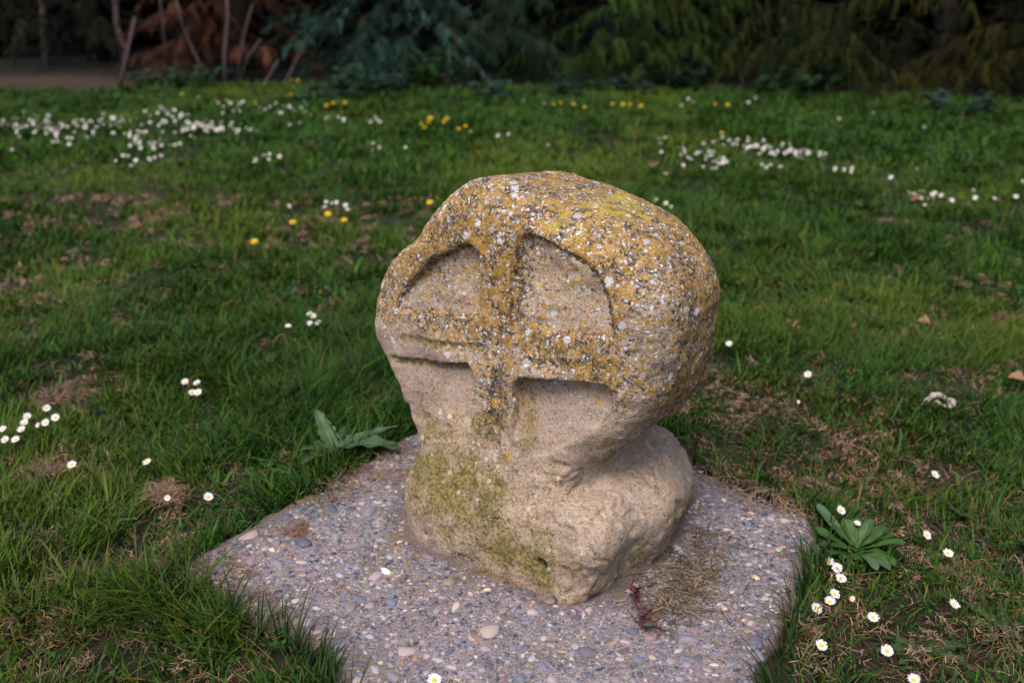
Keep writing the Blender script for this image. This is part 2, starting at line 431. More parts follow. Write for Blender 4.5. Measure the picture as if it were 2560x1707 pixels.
    wob = t.n('VectorMath', operation='ADD', _0=o, _1=t.n('VectorMath', operation='SCALE', _0=t.n('TexNoise', Vector=o, Scale=90.0, Detail=2.0).outputs[1], Scale=.010).outputs[0]).outputs[0]
    ga = t.n('Attribute', attribute_name='grow'); ta = t.n('Attribute', attribute_name='tone')
    gs = t.n('SeparateColor', Color=ga.outputs['Color']).outputs; ts = t.n('SeparateColor', Color=ta.outputs['Color']).outputs
    Lm, Mm, Dm, Rm = gs[0], gs[1], gs[2], ga.outputs['Alpha']; Wm, Um, Ym = ts[0], ts[1], ts[2]
    n_big, n_mid, n_fine, n_grit = t.noise(o, 11, 4), t.noise(o, 45, 5, .65), t.noise(o, 190, 4, .7), t.noise(o, 520, 2, .6)
    base = t.mix(t.step(n_big, .35, .65), (.365, .266, .196), (.275, .205, .168))
    base = t.mix(t.math('MULTIPLY', t.step(n_mid, .42, .65), .55), base, (.42, .36, .29))
    base = t.mix(t.math('MULTIPLY', Um, t.step(n_mid, .3, .6)), base, (.22, .155, .16))
    base = t.mix(1.0, base, t.ramp(n_fine, [(.30, (.42, .40, .38)), (.44, (.96, .96, .96)), (.68, (1.3, 1.27, 1.24))]), 'MULTIPLY')
    base = t.mix(1.0, base, t.ramp(n_grit, [(.3, (.7, .7, .7)), (.6, (1.12, 1.12, 1.12))]), 'MULTIPLY')
    chips = t.vor(wob, 62); cr = t.n('SeparateColor', Color=chips.outputs['Color']).outputs
    chip = t.math('MULTIPLY', t.step(t.math('ADD', t.math('MULTIPLY', t.noise(o, 130, 3), .5), t.math('MULTIPLY', chips.outputs['Distance'], 1.0)), .56, .50), t.math('MULTIPLY', t.math('GREATER_THAN', cr[0], .88), t.step(Mm, .15, .4)))
    # moss / olive algae
    mo = t.step(t.math('ADD', t.math('ADD', t.math('MULTIPLY', t.noise(o, 27, 3, .6), .45), t.math('MULTIPLY', t.noise(o, 165, 4, .75), .55)), t.math('MULTIPLY', Mm, .20)), .605, .70)
    mo = t.math('MULTIPLY', mo, t.step(t.noise(o, 260, 2), .32, .5))
    mossc = t.mix(t.step(t.noise(o, 150, 3), .4, .62), (.105, .088, .028), (.28, .225, .07))
    mossc = t.mix(t.step(t.vor(wob, 170).outputs['Distance'], .24, .14), mossc, (.42, .30, .10))
    film = t.math('MULTIPLY', t.step(t.math('ADD', t.noise(o, 14, 4), t.math('MULTIPLY', Mm, .4)), .6, .9), .45)
    c = t.mix(film, base, t.mix(1.0, base, (.85, .78, .42), 'MULTIPLY'))
    c = t.mix(mo, c, mossc); c = t.mix(chip, c, (.50, .41, .30))
    # black crust
    dk = t.step(t.math('ADD', t.noise(o, 125, 5, .78), t.math('MULTIPLY', t.math('MAXIMUM', Dm, t.math('MULTIPLY', Lm, .68)), .40)), .66, .75)
    crust = t.mix(t.step(n_fine, .4, .65), (.022, .017, .014), (.13, .105, .085))
    c = t.mix(t.math('MULTIPLY', dk, .92), c, crust)
    # orange crusts: rounded thalli, two sizes
    def thalli(scale, keep, r0, r1, mask):
        v = t.vor(wob, scale); rgb = t.n('SeparateColor', Color=v.outputs['Color']).outputs
        sel = t.math('GREATER_THAN', t.math('ADD', rgb[0], t.math('MULTIPLY', mask, keep)), 1.0)
        return t.math('MULTIPLY', sel, t.step(v.outputs['Distance'], r1, r0)), rgb
    o1, r1 = thalli(85, .78, .34, .52, Lm); o2, r2 = thalli(190, .85, .30, .50, Lm); o3, r3 = thalli(34, .42, .30, .44, Lm)
    sheet = t.step(t.math('ADD', t.noise(o, 34, 6, .7), t.math('MULTIPLY', Lm, .36)), .82, .92)
    orn = t.math('MAXIMUM', t.math('MAXIMUM', o1, o2), t.math('MAXIMUM', sheet, t.math('MULTIPLY', o3, .9)))
    orn = t.math('MULTIPLY', orn, t.step(t.noise(o, 300, 3, .7), .33, .47))
    oc = t.ramp(r1[1], [(0, (.29, .15, .035)), (.4, (.40, .228, .054)), (.75, (.46, .285, .11)), (1, (.36, .24, .045))])
    oc2 = t.ramp(t.noise(o, 60, 4), [(.3, (.24, .14, .035)), (.5, (.40, .235, .066)), (.7, (.50, .34, .20))])
    oc = t.mix(.55, oc, oc2)
    oc = t.mix(t.math('MULTIPLY', Rm, .55), oc, t.mix(n_mid, (.20, .115, .02), (.42, .26, .11)))
    oc = t.mix(1.0, oc, t.ramp(n_fine, [(.3, (.62, .6, .55)), (.6, (1.12, 1.12, 1.1))]), 'MULTIPLY')
    c = t.mix(orn, c, oc)
    ye = t.math('MULTIPLY', t.step(t.math('ADD', t.noise(wob, 52, 3), t.math('MULTIPLY', Ym, .30)), .80, .86), t.step(t.noise(o, 320, 2), .35, .45))
    c = t.mix(t.math('MULTIPLY', ye, .75), c, t.mix(n_fine, (.33, .25, .02), (.50, .40, .05)))
    # pale grey rosettes
    w1, q1 = thalli(52, .40, .26, .38, Wm); w2, q2 = thalli(135, .62, .28, .44, Wm); w3, q3 = thalli(300, .5, .3, .45, Wm)
    wh = t.math('MAXIMUM', t.math('MAXIMUM', w1, w2), w3)
    wh = t.math('MULTIPLY', wh, t.step(t.noise(o, 240, 3, .7), .34, .46))
    c = t.mix(t.math('MULTIPLY', wh, .93), c, t.mix(q1[1], (.38, .38, .42), (.64, .64, .72)))
    hgt = t.math('ADD', t.math('MULTIPLY', n_fine, 1.2), t.math('ADD', t.math('MULTIPLY', t.math('MAXIMUM', orn, wh), .35), t.math('ADD', t.math('MULTIPLY', mo, .4), t.math('MULTIPLY', n_grit, .7))))
    m = t.out(c, .92, hgt, .9, .0032); t.b.inputs['Specular IOR Level'].default_value = .15
    ob = link('carved_stele', me, m, loc=P0)
    # x' = face right, y' = outward normal; right-handed needs x' x y' = -z, so mirror in the mesh
    ob.matrix_world = Matrix.Translation(P0)
    R = np.array([[math.cos(YAW), -math.sin(YAW), 0], [-math.sin(YAW), -math.cos(YAW), 0], [0, 0, 1.]])
    # bake the (mirroring) frame into the mesh so that the object keeps a plain transform
    me.vertices.foreach_set('co', (V@R).astype(np.float32).ravel()); me.flip_normals(); me.update()
    tag(ob, 'weathered disc-headed stone stele carved with a cross, covered in orange and grey lichen', 'carved stone')
build_stele()

# ------------------------------------------------------------------ concrete slab with set pebbles
def ribbon_noise_mat(): pass
FOOT = [(-.205, 1.57), (-.18, 1.47), (-.05, 1.37), (.07, 1.30), (.15, 1.30), (.24, 1.40), (.30, 1.5), (.34, 1.64), (.25, 1.75), (0, 1.8), (-.17, 1.72)]
def build_slab():
    P = []
    pts = SLAB
    for i in range(len(pts)):                # ragged outline
        a, b = np.array(pts[i]), np.array(pts[(i+1) % len(pts)])
        n = max(2, int(np.linalg.norm(b-a)/.02))
        for k in range(n):
            q = a+(b-a)*k/n; nn = np.array([b[1]-a[1], a[0]-b[0]]); nn /= np.linalg.norm(nn)
            P.append(q+nn*((vnoise([q[0]*18], [q[1]*18], seed=77)[0]-.5)*.026+(vnoise([q[0]*6], [q[1]*6], seed=76)[0]-.5)*.04+(vnoise([q[0]*60], [q[1]*60], seed=78)[0]-.5)*.008))
    P = np.array(P); n = len(P); c = P.mean(0)
    rings = [(1.0, -.06), (1.0, -.01), (1.0, .008), (1.0, .020), (.998, .030), (.993, .040), (.984, .045), (.97, .048)] + [(s, SLAB_Z) for s in np.linspace(.955, .03, 48)]
    V = []
    for s, z in rings:
        q = c+(P-c)*s
        if s > .99: q = q+(q-c)/np.linalg.norm(q-c, axis=1, keepdims=True)*((fbm(q[:, 0]*26, q[:, 1]*26, z*60, seed=83)-.5)*.022)[:, None]
        zz = z+(fbm(q[:, 0]*9, q[:, 1]*9, seed=80)-.5)*(.008 if z > 0 else 0)+(fbm(q[:, 0]*70, q[:, 1]*70, seed=81)-.5)*(.003 if z > 0 else 0)
        V.append(np.column_stack([q, zz]))
    V = np.concatenate(V+[[[c[0], c[1], SLAB_Z]]]); F = []
    for r in range(len(rings)-1):
        for k in range(n):
            k2 = (k+1) % n; F.append((r*n+k, (r+1)*n+k, (r+1)*n+k2, r*n+k2)[::-1])
    r = len(rings)-1
    for k in range(n): F.append((r*n+k, r*n+(k+1) % n, len(V)-1))
    t = NT('pebbled_concrete'); o = t.n('TexCoord').outputs['Object']
    base = t.ramp(t.noise(o, 22, 5, .65), [(.3, (.165, .135, .147)), (.5, (.245, .203, .217)), (.7, (.335, .28, .292))])
    v = t.vor(o, 190); vs_ = t.n('SeparateColor', Color=v.outputs['Color']).outputs
    g = t.ramp(vs_[1], [(0, (.10, .115, .19)), (.3, (.22, .20, .25)), (.6, (.36, .29, .29)), (.85, (.45, .37, .34)), (1, (.18, .12, .11))])
    gf = t.math('MULTIPLY', t.step(v.outputs['Distance'], .48, .36), t.math('GREATER_THAN', vs_[0], .35))
    v2 = t.vor(o, 430); v2s = t.n('SeparateColor', Color=v2.outputs['Color']).outputs
    g2 = t.ramp(v2s[1], [(0, (.15, .14, .17)), (.5, (.32, .26, .25)), (1, (.5, .42, .38))])
    c = t.mix(t.math('MULTIPLY', t.step(v2.outputs['Distance'], .5, .3), .8), base, g2); c = t.mix(gf, c, g)
    c = t.mix(1.0, c, t.ramp(t.noise(o, 300, 3, .7), [(.3, (.42, .40, .40)), (.5, (.95, .95, .95)), (.65, (1.12, 1.12, 1.12))]), 'MULTIPLY')
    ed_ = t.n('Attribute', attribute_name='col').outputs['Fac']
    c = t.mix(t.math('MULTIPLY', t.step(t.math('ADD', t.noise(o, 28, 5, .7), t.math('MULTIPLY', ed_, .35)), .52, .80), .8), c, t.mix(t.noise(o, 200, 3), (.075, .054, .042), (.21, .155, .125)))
    mo = t.step(t.noise(o, 7, 5, .65), .50, .64)
    mo = t.math('MULTIPLY', mo, t.step(t.noise(o, 90, 4, .7), .45, .6))
    c = t.mix(t.math('MULTIPLY', mo, .85), c, (.165, .125, .030))
    h = t.math('ADD', t.math('MULTIPLY', gf, .8), t.math('ADD', t.noise(o, 300, 3, .7), t.math('MULTIPLY', v2.outputs['Distance'], -.8)))
    m = t.out(c, .9, h, .9, .0035)
    ed = polydist(V[:, 0], V[:, 1], SLAB); ed = np.exp(-np.maximum(-ed, 0)/.035); ed = np.maximum(ed, V[:, 2] < .035); ed = np.maximum(ed, np.exp(-np.abs(polydist(V[:, 0], V[:, 1], FOOT))/.022))  # edge dirt, plus a dark ring round the stone foot painting its contact shade
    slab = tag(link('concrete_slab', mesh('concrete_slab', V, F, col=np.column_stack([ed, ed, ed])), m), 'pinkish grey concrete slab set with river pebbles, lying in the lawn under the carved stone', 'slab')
    # pebbles
    tones = [((.085, .10, .155), (.15, .165, .225)), ((.15, .14, .18), (.24, .22, .26)), ((.25, .20, .21), (.36, .295, .30)), ((.36, .29, .25), (.45, .37, .33)),
             ((.15, .105, .135), (.23, .165, .185)), ((.22, .225, .26), (.33, .33, .37)), ((.42, .33, .22), (.5, .42, .31)), ((.20, .12, .085), (.30, .18, .12))]
    mats = []
    for i, (a, b) in enumerate(tones):
        t = NT('pebble_stone'); oo = t.n('TexCoord').outputs['Object']; r = t.n('ObjectInfo').outputs['Random']
        cc = t.mix(t.noise(oo, 2.2, 5, .65, .6), a, b)
        cc = t.mix(1.0, cc, t.ramp(r, [(0, (.45, .45, .48)), (.6, (.88, .86, .90)), (1, (1.22, 1.18, 1.18))]), 'MULTIPLY')
        cc = t.mix(t.math('MULTIPLY', t.step(t.noise(oo, 5, 5, .7), .5, .68), .45), cc, (.36, .29, .26))
        mats.append(t.out(cc, .62, t.noise(oo, 9, 3), .35, .0012))
    t = NT('pale_pebble'); mats.append(t.out(t.mix(t.noise(t.n('TexCoord').outputs['Object'], 3, 3), (.62, .6, .56), (.75, .73, .7)), .55))
    shapes = []
    for k in range(14):                      # unit stones, rounded with a few flats
        ns = 9; Vp = [(0, 0, 1.0)]; Fp = []
        for (rr, zz) in ((.45, .88), (.82, .55), (1.0, .08), (.9, -.45)):
            for q in range(ns):
                a = 2*math.pi*q/ns
                rad = rr*(1+.14*math.sin(2*a+k)+.13*math.sin(3*a+2.3*k)+.08*math.sin(4*a+k*k))
                Vp.append((rad*math.cos(a), rad*math.sin(a), zz*(1+.1*math.sin(a+k))))
        for q in range(ns): Fp.append((0, 1+q, 1+(q+1) % ns))
        for r_ in range(3):
            for q in range(ns):
                a0 = 1+r_*ns+q; a1 = 1+r_*ns+(q+1) % ns; Fp.append((a0, a0+ns, a1+ns, a1))
        shapes.append((np.array(Vp), Fp))
    pm = [mesh('pebble', v_, f_) for v_, f_ in shapes]
    for me in pm: me.materials.append(mats[0])
    foot = FOOT
    # dart throwing, big stones first
    R = np.concatenate([np.array([.022, .020, .019, .018, .018]), rng.lognormal(math.log(.0088), .34, 760), .0026+.0050*rng.random(9500)**1.4])
    R = np.clip(R, .0024, .022); R = np.sort(R)[::-1]
    cell = .04; grid = {}; placed = []
    for rad in R:
        for _ in range(14):
            px, py = random.uniform(-.52, .55), random.uniform(.85, 2.1)
            gx, gy = int(px//cell), int(py//cell); ok = True
            for i in (gx-1, gx, gx+1):
                for j in (gy-1, gy, gy+1):
                    for (qx, qy, qr) in grid.get((i, j), ()):
                        if (qx-px)**2+(qy-py)**2 < (.82*(qr+rad))**2: ok = False; break
                    if not ok: break
                if not ok: break
            if not ok: continue
            grid.setdefault((gx, gy), []).append((px, py, rad)); placed.append((px, py, rad)); break
    A = np.array(placed); dd = polydist(A[:, 0], A[:, 1], SLAB); A = A[dd < -.012-.3*A[:, 2]]
    inn = inpoly(A[:, 0], A[:, 1], foot); A = A[~inn]
    # size on the picture decides which are single parts
    key = A[:, 2]/A[:, 1]*(A[:, 1] > 1.08); order = np.argsort(-key); A = A[order]
    zz = SLAB_Z+(fbm(A[:, 0]*9, A[:, 1]*9, seed=80)-.5)*.008
    wts = np.array([.25, .26, .17, .06, .12, .11, .01, .02]); sv, sf, smi, off = [], [], [], 0
    for i, (px, py, rad) in enumerate(A):
        k = int(rng.integers(14)); tone = int(rng.choice(8, p=wts)); el = rng.uniform(.42, .92); rz = rng.uniform(0, 6.28); pr = rng.uniform(.35, .75)
        sx, sy, sz = rad*1.08, rad*el*1.08, rad*el*pr; dz = zz[i]-sz*rng.uniform(.05, .4)
        if i < 300:
            o_ = bpy.data.objects.new('pebble', pm[k]); COL.objects.link(o_); o_.parent = slab
            o_.location = (px, py, dz); o_.rotation_euler = (rng.normal(0, .12), rng.normal(0, .12), rz); o_.scale = (sx, sy, sz)
            o_.material_slots[0].link = 'OBJECT'; o_.material_slots[0].material = mats[tone]
        else:
            v_, f_ = shapes[k]; c_, s_ = math.cos(rz), math.sin(rz); q = v_*(sx, sy, sz)
            sv.append(np.column_stack([q[:, 0]*c_-q[:, 1]*s_+px, q[:, 0]*s_+q[:, 1]*c_+py, q[:, 2]+dz]))
            sf.extend([tuple(a+off for a in f) for f in f_[:27]]); smi.extend([tone]*len(f_[:27])); off += len(v_)
    w_ = at(886, 1313, SLAB_Z); o_ = bpy.data.objects.new('pebble', pm[3]); COL.objects.link(o_); o_.parent = slab
    o_.location = (w_[0], w_[1], SLAB_Z+.001); o_.rotation_euler = (0, 0, -.5); o_.scale = (.0105, .0052, .006); o_.material_slots[0].link = 'OBJECT'; o_.material_slots[0].material = mats[8]
    o_['label'] = 'white oval pebble'
    me = mesh('gravel', np.concatenate(sv), sf, mi=smi)
    gm = []
    for i, (a, b) in enumerate(tones):
        t = NT('gravel_stone'); oo = t.n('TexCoord').outputs['Object']
        gm.append(t.out(t.mix(t.step(t.noise(oo, 110, 2), .38, .62), tuple(.40*q for q in a), tuple(1.0*q for q in b)), .7)); me.materials.append(gm[-1])
    tag(link('gravel', me, parent=slab), kind='stuff')
build_slab()

# ------------------------------------------------------------------ grass
def blades(x, y, z, h, wd, az, lean, curl, col, tip, segs):
    n = len(x); lv = np.linspace(0, 1, segs+1); dx, dy = np.cos(az), np.sin(az)
    tw = az+np.pi/2+rng.normal(0, .5, n); wx, wy = np.cos(tw), np.sin(tw)
    V, Cc = [], []
    for k, t in enumerate(lv):
        bend = lean*t+curl*t*t
        px = x+dx*h*bend; py = y+dy*h*bend; pz = z+h*t*np.sqrt(np.clip(1-(.55*lean+.6*curl)**2*t*.8, .12, 1))
        cc = col*(1-sstep(.55, 1.0, t))+tip*sstep(.55, 1.0, t)
        if k < segs:
            ww = wd*(1-.55*t**2)*.5
            V.append(np.column_stack([px-wx*ww, py-wy*ww, pz])); V.append(np.column_stack([px+wx*ww, py+wy*ww, pz])); Cc += [cc, cc]
        else: V.append(np.column_stack([px, py, pz])); Cc.append(cc)
    nv = len(V); V = np.stack(V, 1).reshape(-1, 3); Cc = np.stack(Cc, 1).reshape(-1, 3); b = np.arange(n)*nv
    Q = [np.column_stack([b+2*k, b+2*k+1, b+2*k+3, b+2*k+2]) for k in range(segs-1)]
    T = np.column_stack([b+2*segs-2, b+2*segs-1, b+2*segs])
    return V, (np.concatenate(Q) if Q else np.zeros((0, 4), int)), T, Cc
def build_grass():
    zones = [(.55, 2.7, 31000, 3, .0029, 1.0), (2.7, 4.7, 15000, 2, .0048, 1.0), (4.7, 9.0, 6500, 2, .0085, 1.0)]
    Vs, Qs, Ts, Cs, off = [], [], [], [], 0
    for y0, y1, dens, segs, wd, _ in zones:
        hw1 = .56*y1+1.45
        n = int(dens*(y1-y0)*2*hw1); x = rng.uniform(-hw1, hw1, n); y = rng.uniform(y0, y1, n)
        keep = (np.abs(x) < .56*y+.45) | ((np.abs(x) < .56*y+1.45) & (rng.random(n) < .45))
        keep &= y < hedge_y(x)+.25*(fbm(x*3, y*3, seed=4)-.5)+rng.normal(0, .12, n)
        x, y = x[keep], y[keep]; d = polydist(x, y, SLAB) if y0 < 2.7 else np.ones(len(x))
        dry = patch(x, y, DRY); tall = patch(x, y, TALL); clump = fbm(x*9, y*9, seed=14, o=2); big = fbm(x*1.1, y*1.1, seed=15, o=2)
        keep = (d > .004) & (rng.random(len(x)) < (1-.84*dry)*(.22+1.1*sstep(.28, .62, clump)))
        x, y, dry, tall, clump, big, d = [q[keep] for q in (x, y, dry, tall, clump, big, d)]; n = len(x)
        z = ground_z(x, y)-.002 if y0 < 2.7 else .02*(fbm(x*1.3, y*1.3, seed=3)-.5)
        h = (.022+.022*rng.random(n)+.028*tall+.045*(clump-.5))*(1-.35*dry)*np.where(rng.random(n) < .08, 1.7, 1.0)
        if y0 < 2.7: h = np.maximum(h, .02)*(1+.35*np.exp(-np.maximum(d, 0)/.04))
        az = np.where(rng.random(n) < .35, 2*np.pi*fbm(x*2.2, y*2.2, seed=18, o=2)*2+rng.normal(0, .6, n), rng.uniform(0, 2*np.pi, n))
        # stay off the slab: blades beside it lean away or along
        lean = rng.uniform(.05, .75, n)+.35*tall; curl = rng.uniform(0, .7, n)
        yel = np.clip((big-.45)*3.0, 0, 1)*.55+.5*np.clip(fbm(x*3.5, y*3.5, seed=55, o=2)-.5, 0, 1)+.3*dry; shade = 1.35*rng.random((n, 1))**1.6
        g0 = np.array([.004, .015, .001]); g1 = np.array([.030, .100, .0045]); gy = np.array([.076, .112, .009]); gb = np.array([.014, .056, .020])
        col = g0+(g1-g0)*shade
        col = np.where(rng.random((n, 1)) < .24, gb*(.7+.6*shade), col)
        col = col+(gy-col)*(np.clip(yel+rng.normal(0, .18, n), 0, .8)[:, None])
        col = col*(1-.18*tall[:, None])
        dead = rng.random(n) < (.045+.28*dry)
        dc = np.array([.19, .11, .055])*(.5+.7*rng.random((n, 1))); dc = np.where(rng.random((n, 1)) < .16, np.array([.22, .10, .018])*(.7+.5*shade), dc)
        col = np.where(dead[:, None], dc, col); ww_d = np.where(dead, .62, 1.0); lean = np.where(dead, lean+.5, lean); h = np.where(dead, h*.8, h)
        tipc = np.where((rng.random(n) < .35)[:, None], col*.6+np.array([.13, .12, .05])*.4, col*1.15)
        ww = wd*rng.uniform(.6, 1.35, n)*np.where(rng.random(n) < .14, 1.9, .9)*ww_d
        V, Q, T, Cc = blades(x, y, z, h, ww, az, lean, curl, col, tipc, segs)
        Vs.append(V); Qs.append(Q+off); Ts.append(T+off); Cs.append(Cc); off += len(V)
    # long blades leaning over the slab's edge
    P = np.array(smooth_poly(SLAB, 2)); n = 1500; i = rng.integers(len(P), size=n); nx = P[(i+1) % len(P)]-P[i]; nn = np.column_stack([nx[:, 1], -nx[:, 0]]); nn /= np.linalg.norm(nn, axis=1, keepdims=True)+1e-9
    r = P[i]+nn*rng.uniform(.004, .03, (n, 1)); az = np.arctan2(-nn[:, 1], -nn[:, 0])+rng.normal(0, 1.1, n)
    keep = rng.random(n) < .25+.75*vnoise(r[:, 0]*7, r[:, 1]*7, seed=91)**2
    r, az = r[keep], az[keep]; n = len(r); sh = rng.random((n, 1))
    col = np.array([.008, .024, .006])+np.array([.022, .042, .008])*sh
    V, Q, T, Cc = blades(r[:, 0], r[:, 1], np.full(n, .022), rng.uniform(.03, .095, n), rng.uniform(.002, .004, n), az, rng.uniform(.0, .5, n), rng.uniform(0, .6, n), col, col*1.1, 4)
    Vs.append(V); Qs.append(Q+off); Ts.append(T+off); Cs.append(Cc); off += len(V)
    me = mesh('grass', np.concatenate(Vs), [np.concatenate(Qs), np.concatenate(Ts)], col=np.concatenate(Cs))
    tag(link('grass', me, attr_mat('grass_blade', .55, .18, spec=.12)), 'mown green lawn grass with dead blades mixed in', kind='stuff')
build_grass()
def build_clover():                          # low broad leaflets between the blades
    n = 26000; x = rng.uniform(-2.2, 2.2, n); y = rng.uniform(1.0, 3.4, n); d = polydist(x, y, SLAB)
    ok = (np.abs(x) < .56*y+.3) & (d > .008) & (fbm(x*4, y*4, seed=66, o=2)+.12*rng.random(n) > .47); x, y = x[ok], y[ok]; n = len(x)
    z = ground_z(x, y)+rng.uniform(.004, .026, n); a0 = rng.uniform(0, 6.28, n); sh = rng.random((n, 1)); V, Q, C = [], [], []
    col = np.array([.008, .026, .004])+np.array([.026, .060, .010])*sh**1.5
    for k in range(3):
        a = a0+k*2.09; L = rng.uniform(.005, .010, n)*(1+.25*(y-1)); tl = rng.normal(.25, .3, n); dx, dy = np.cos(a), np.sin(a)
        P = lambda f, s: np.column_stack([x+dx*L*f-dy*L*s, y+dy*L*f+dx*L*s, z+L*f*tl+abs(s)*L*.2])
        V.append(np.stack([P(.1, 0), P(.65, -.42), P(1.05, 0), P(.65, .42)], 1).reshape(-1, 3)); C.append(np.repeat(col, 4, 0)); q = np.arange(n)*4+k*n*4; Q.append(np.column_stack([q, q+1, q+2, q+3]))
    tag(link('clover', mesh('clover', np.concatenate(V), np.concatenate(Q), smooth=False, col=np.concatenate(C)), attr_mat('clover_leaf', .6, .15, spec=.12)), 'low clover and broad small leaves between the grass blades', kind='stuff')
build_clover()

# ------------------------------------------------------------------ dry clippings
def fibres(cx, cy, cz, R, H, n, L=(.012, .035), wd=.0011):
    th = rng.uniform(0, 6.28, n); rr = R*np.sqrt(rng.random(n)); x = cx+rr*np.cos(th); y = cy+rr*np.sin(th)
    z = cz+H*rng.random(n)*(1-(rr/R)**2)+.002
    az = rng.uniform(0, 6.28, n); ln = rng.uniform(*L, n); el = rng.normal(0.05, .35, n); kk = rng.normal(0, .75, n)
    V = []
    for t in (-.5, -.17, .17, .5):
        a = az+kk*t; px = x+ln*t*np.cos(a)*np.cos(el); py = y+ln*t*np.sin(a)*np.cos(el); pz = z+ln*(t*np.sin(el)-.35*t*t)
        w_ = wd*(1-abs(t)*.8)*rng.uniform(.7, 1.4, n)
        V.append(np.column_stack([px-w_*np.sin(a), py+w_*np.cos(a), pz])); V.append(np.column_stack([px+w_*np.sin(a), py-w_*np.cos(a), pz+w_*.6]))
    V = np.stack(V, 1).reshape(-1, 3); b = np.arange(n)*8
    Q = np.concatenate([np.column_stack([b+2*k, b+2*k+1, b+2*k+3, b+2*k+2]) for k in range(3)])
    return V, Q, n
STRAW = attr_mat('dry_straw', .8, .1)
def untidy(cx, cy, cz, R, H, n, L, wd):      # several loose handfuls rather than one round heap
    out = []
    for k in range(9):
        a = random.uniform(0, 6.28); q = R*random.uniform(.1, 1.05); s = random.uniform(.25, .6)
        out.append((cx+q*math.cos(a)*1.15, cy+q*math.sin(a)*.85, cz, R*s, H*random.uniform(.4, 1.1), max(6, int(n*s*s*.55)), L, wd))
    return out
def straw_mesh(name, clumps, cols=((.05, .028, .018), (.34, .205, .14))):
    Vs, Qs, Cs, off = [], [], [], 0
    for c in clumps:
        V, Q, n = fibres(*c); cc = np.array(cols[0])+(np.array(cols[1])-np.array(cols[0]))*rng.random((n, 1))
        Vs.append(V); Qs.append(Q+off); Cs.append(np.repeat(cc, 8, 0)); off += len(V)
    return mesh(name, np.concatenate(Vs), np.concatenate(Qs), col=np.concatenate(Cs))
def build_straw():
    cl = []
    N = 5200; x = rng.uniform(-2.6, 2.6, N); y = rng.uniform(1.0, 4.2, N); ok = (np.abs(x) < .56*y+.3); x, y = x[ok], y[ok]
    d = polydist(x, y, SLAB); dry = patch(x, y, DRY); p = (.13+1.5*dry)*(fbm(x*7, y*7, seed=33) > .42)
    ok = (d > .0) & (rng.random(len(x)) < p); x, y = x[ok], y[ok]; z = ground_z(x, y)
    for a, b, c in zip(x, y, z): cl.append((a, b, c+.010, rng.uniform(.012, .035), rng.uniform(.010, .030), int(rng.integers(14, 46)), (.008, .026), .00042+.00028*b))
    x = rng.uniform(-1.9, 1.9, 6000); y = rng.uniform(1.0, 3.0, 6000); ok = (np.abs(x) < .56*y+.25) & (polydist(x, y, SLAB) > .01) & (rng.random(6000) < .35+.6*patch(x, y, DRY)); x, y = x[ok], y[ok]
    for a, b, c in zip(x, y, ground_z(x, y)): cl.append((a, b, c+.001, .045, .010, 9, (.02, .05), .0006))
    tag(link('dry_clippings', straw_mesh('dry_clippings', cl), STRAW), 'scattered brown dry clippings caught in the lawn', kind='stuff')
    # litter along the slab's edges and behind the stone
    cl = []
    for px, py, R, n in [(770, 1130, .05, 90), (830, 1100, .06, 110), (900, 1095, .04, 80), (905, 1040, .05, 70), (1690, 1120, .05, 110), (1760, 1150, .05, 120), (1830, 1170, .04, 100), (1650, 1085, .05, 90),
                         (500, 1300, .035, 80), (545, 1330, .03, 60), (600, 1370, .03, 40), (1120, 1300, .02, 30), (1180, 1340, .02, 30), (1250, 1368, .02, 25), (1050, 1275, .015, 20)]:
        q = at(px, py, SLAB_Z); cl.append((q[0], q[1], SLAB_Z+.002, R, .008, n, (.015, .05), .00055))
    tag(link('dry_stalks', straw_mesh('dry_stalks', cl, ((.11, .07, .042), (.32, .21, .135))), STRAW), 'loose dry stalks lying on the slab edges', kind='stuff')
    for px, py, R, H, n, z, lab in [
        (375, 1140, .055, .035, 420, .02, 'fluffy brown tuft of dry clippings with a daisy in it, left of the slab'),
        (395, 1305, .042, .025, 330, .03, 'brown tuft of dry clippings at the sharp left corner of the slab'),
        (110, 1080, .04, .025, 240, .01, 'brown tuft of dry clippings left of a lone daisy'),
        (175, 908, .06, .03, 260, .01, 'tan heap of dry clippings in the lawn above the left daisy patch'),
        (1560, 1345, .085, .02, 900, .05, 'spread of grey dry straw on the slab against the right foot of the stone'),
        (680, 1215, .032, .015, 130, .05, 'pale wisp of straw on the left arm of the slab'),
        (2220, 1330, .06, .03, 300, .015, 'pale brown tuft of dry clippings in the lawn right of the lowest plantain leaves'),
        (2020, 1120, .06, .03, 260, .015, 'brown tuft of dry clippings right of the slab, below the curled bark')]:
        q = at(px, py, z)
        lo = (.02, .07) if 'straw' in lab else (.012, .034)
        cols = ((.02, .014, .009), (.26, .19, .125)) if 'grey' in lab else ((.10, .055, .036), (.28, .175, .115))
        src = untidy(0, 0, 0, R*1.1, H*.62, int(n*1.05), lo, .0006)
        if 'straw on' in lab or 'dry straw' in lab:
            src = []
            for tx, ty, rr, nn in [(1500, 1375, .035, 170), (1535, 1340, .045, 300), (1575, 1320, .04, 260), (1600, 1290, .04, 220), (1560, 1385, .045, 220), (1625, 1330, .05, 150), (1640, 1250, .035, 120), (1610, 1400, .05, 90), (1600, 1235, .025, 90), (1480, 1410, .025, 70)]:
                tq = at(tx, ty, .05); src.append((tq[0]-q[0], tq[1]-q[1], 0, rr*1.25, .007, nn//2, (.02, .06), .0007))
        if 'wisp' in lab: src = [(0, 0, 0, .022, .012, 60, (.03, .06), .0005), (.008, -.02, 0, .015, .008, 30, (.03, .06), .0005)]
        me = straw_mesh('dry_tuft', src, cols)
        tag(link('dry_tuft', me, STRAW, loc=(q[0], q[1], z)), lab, 'dry grass', 'tufts of dry clippings')
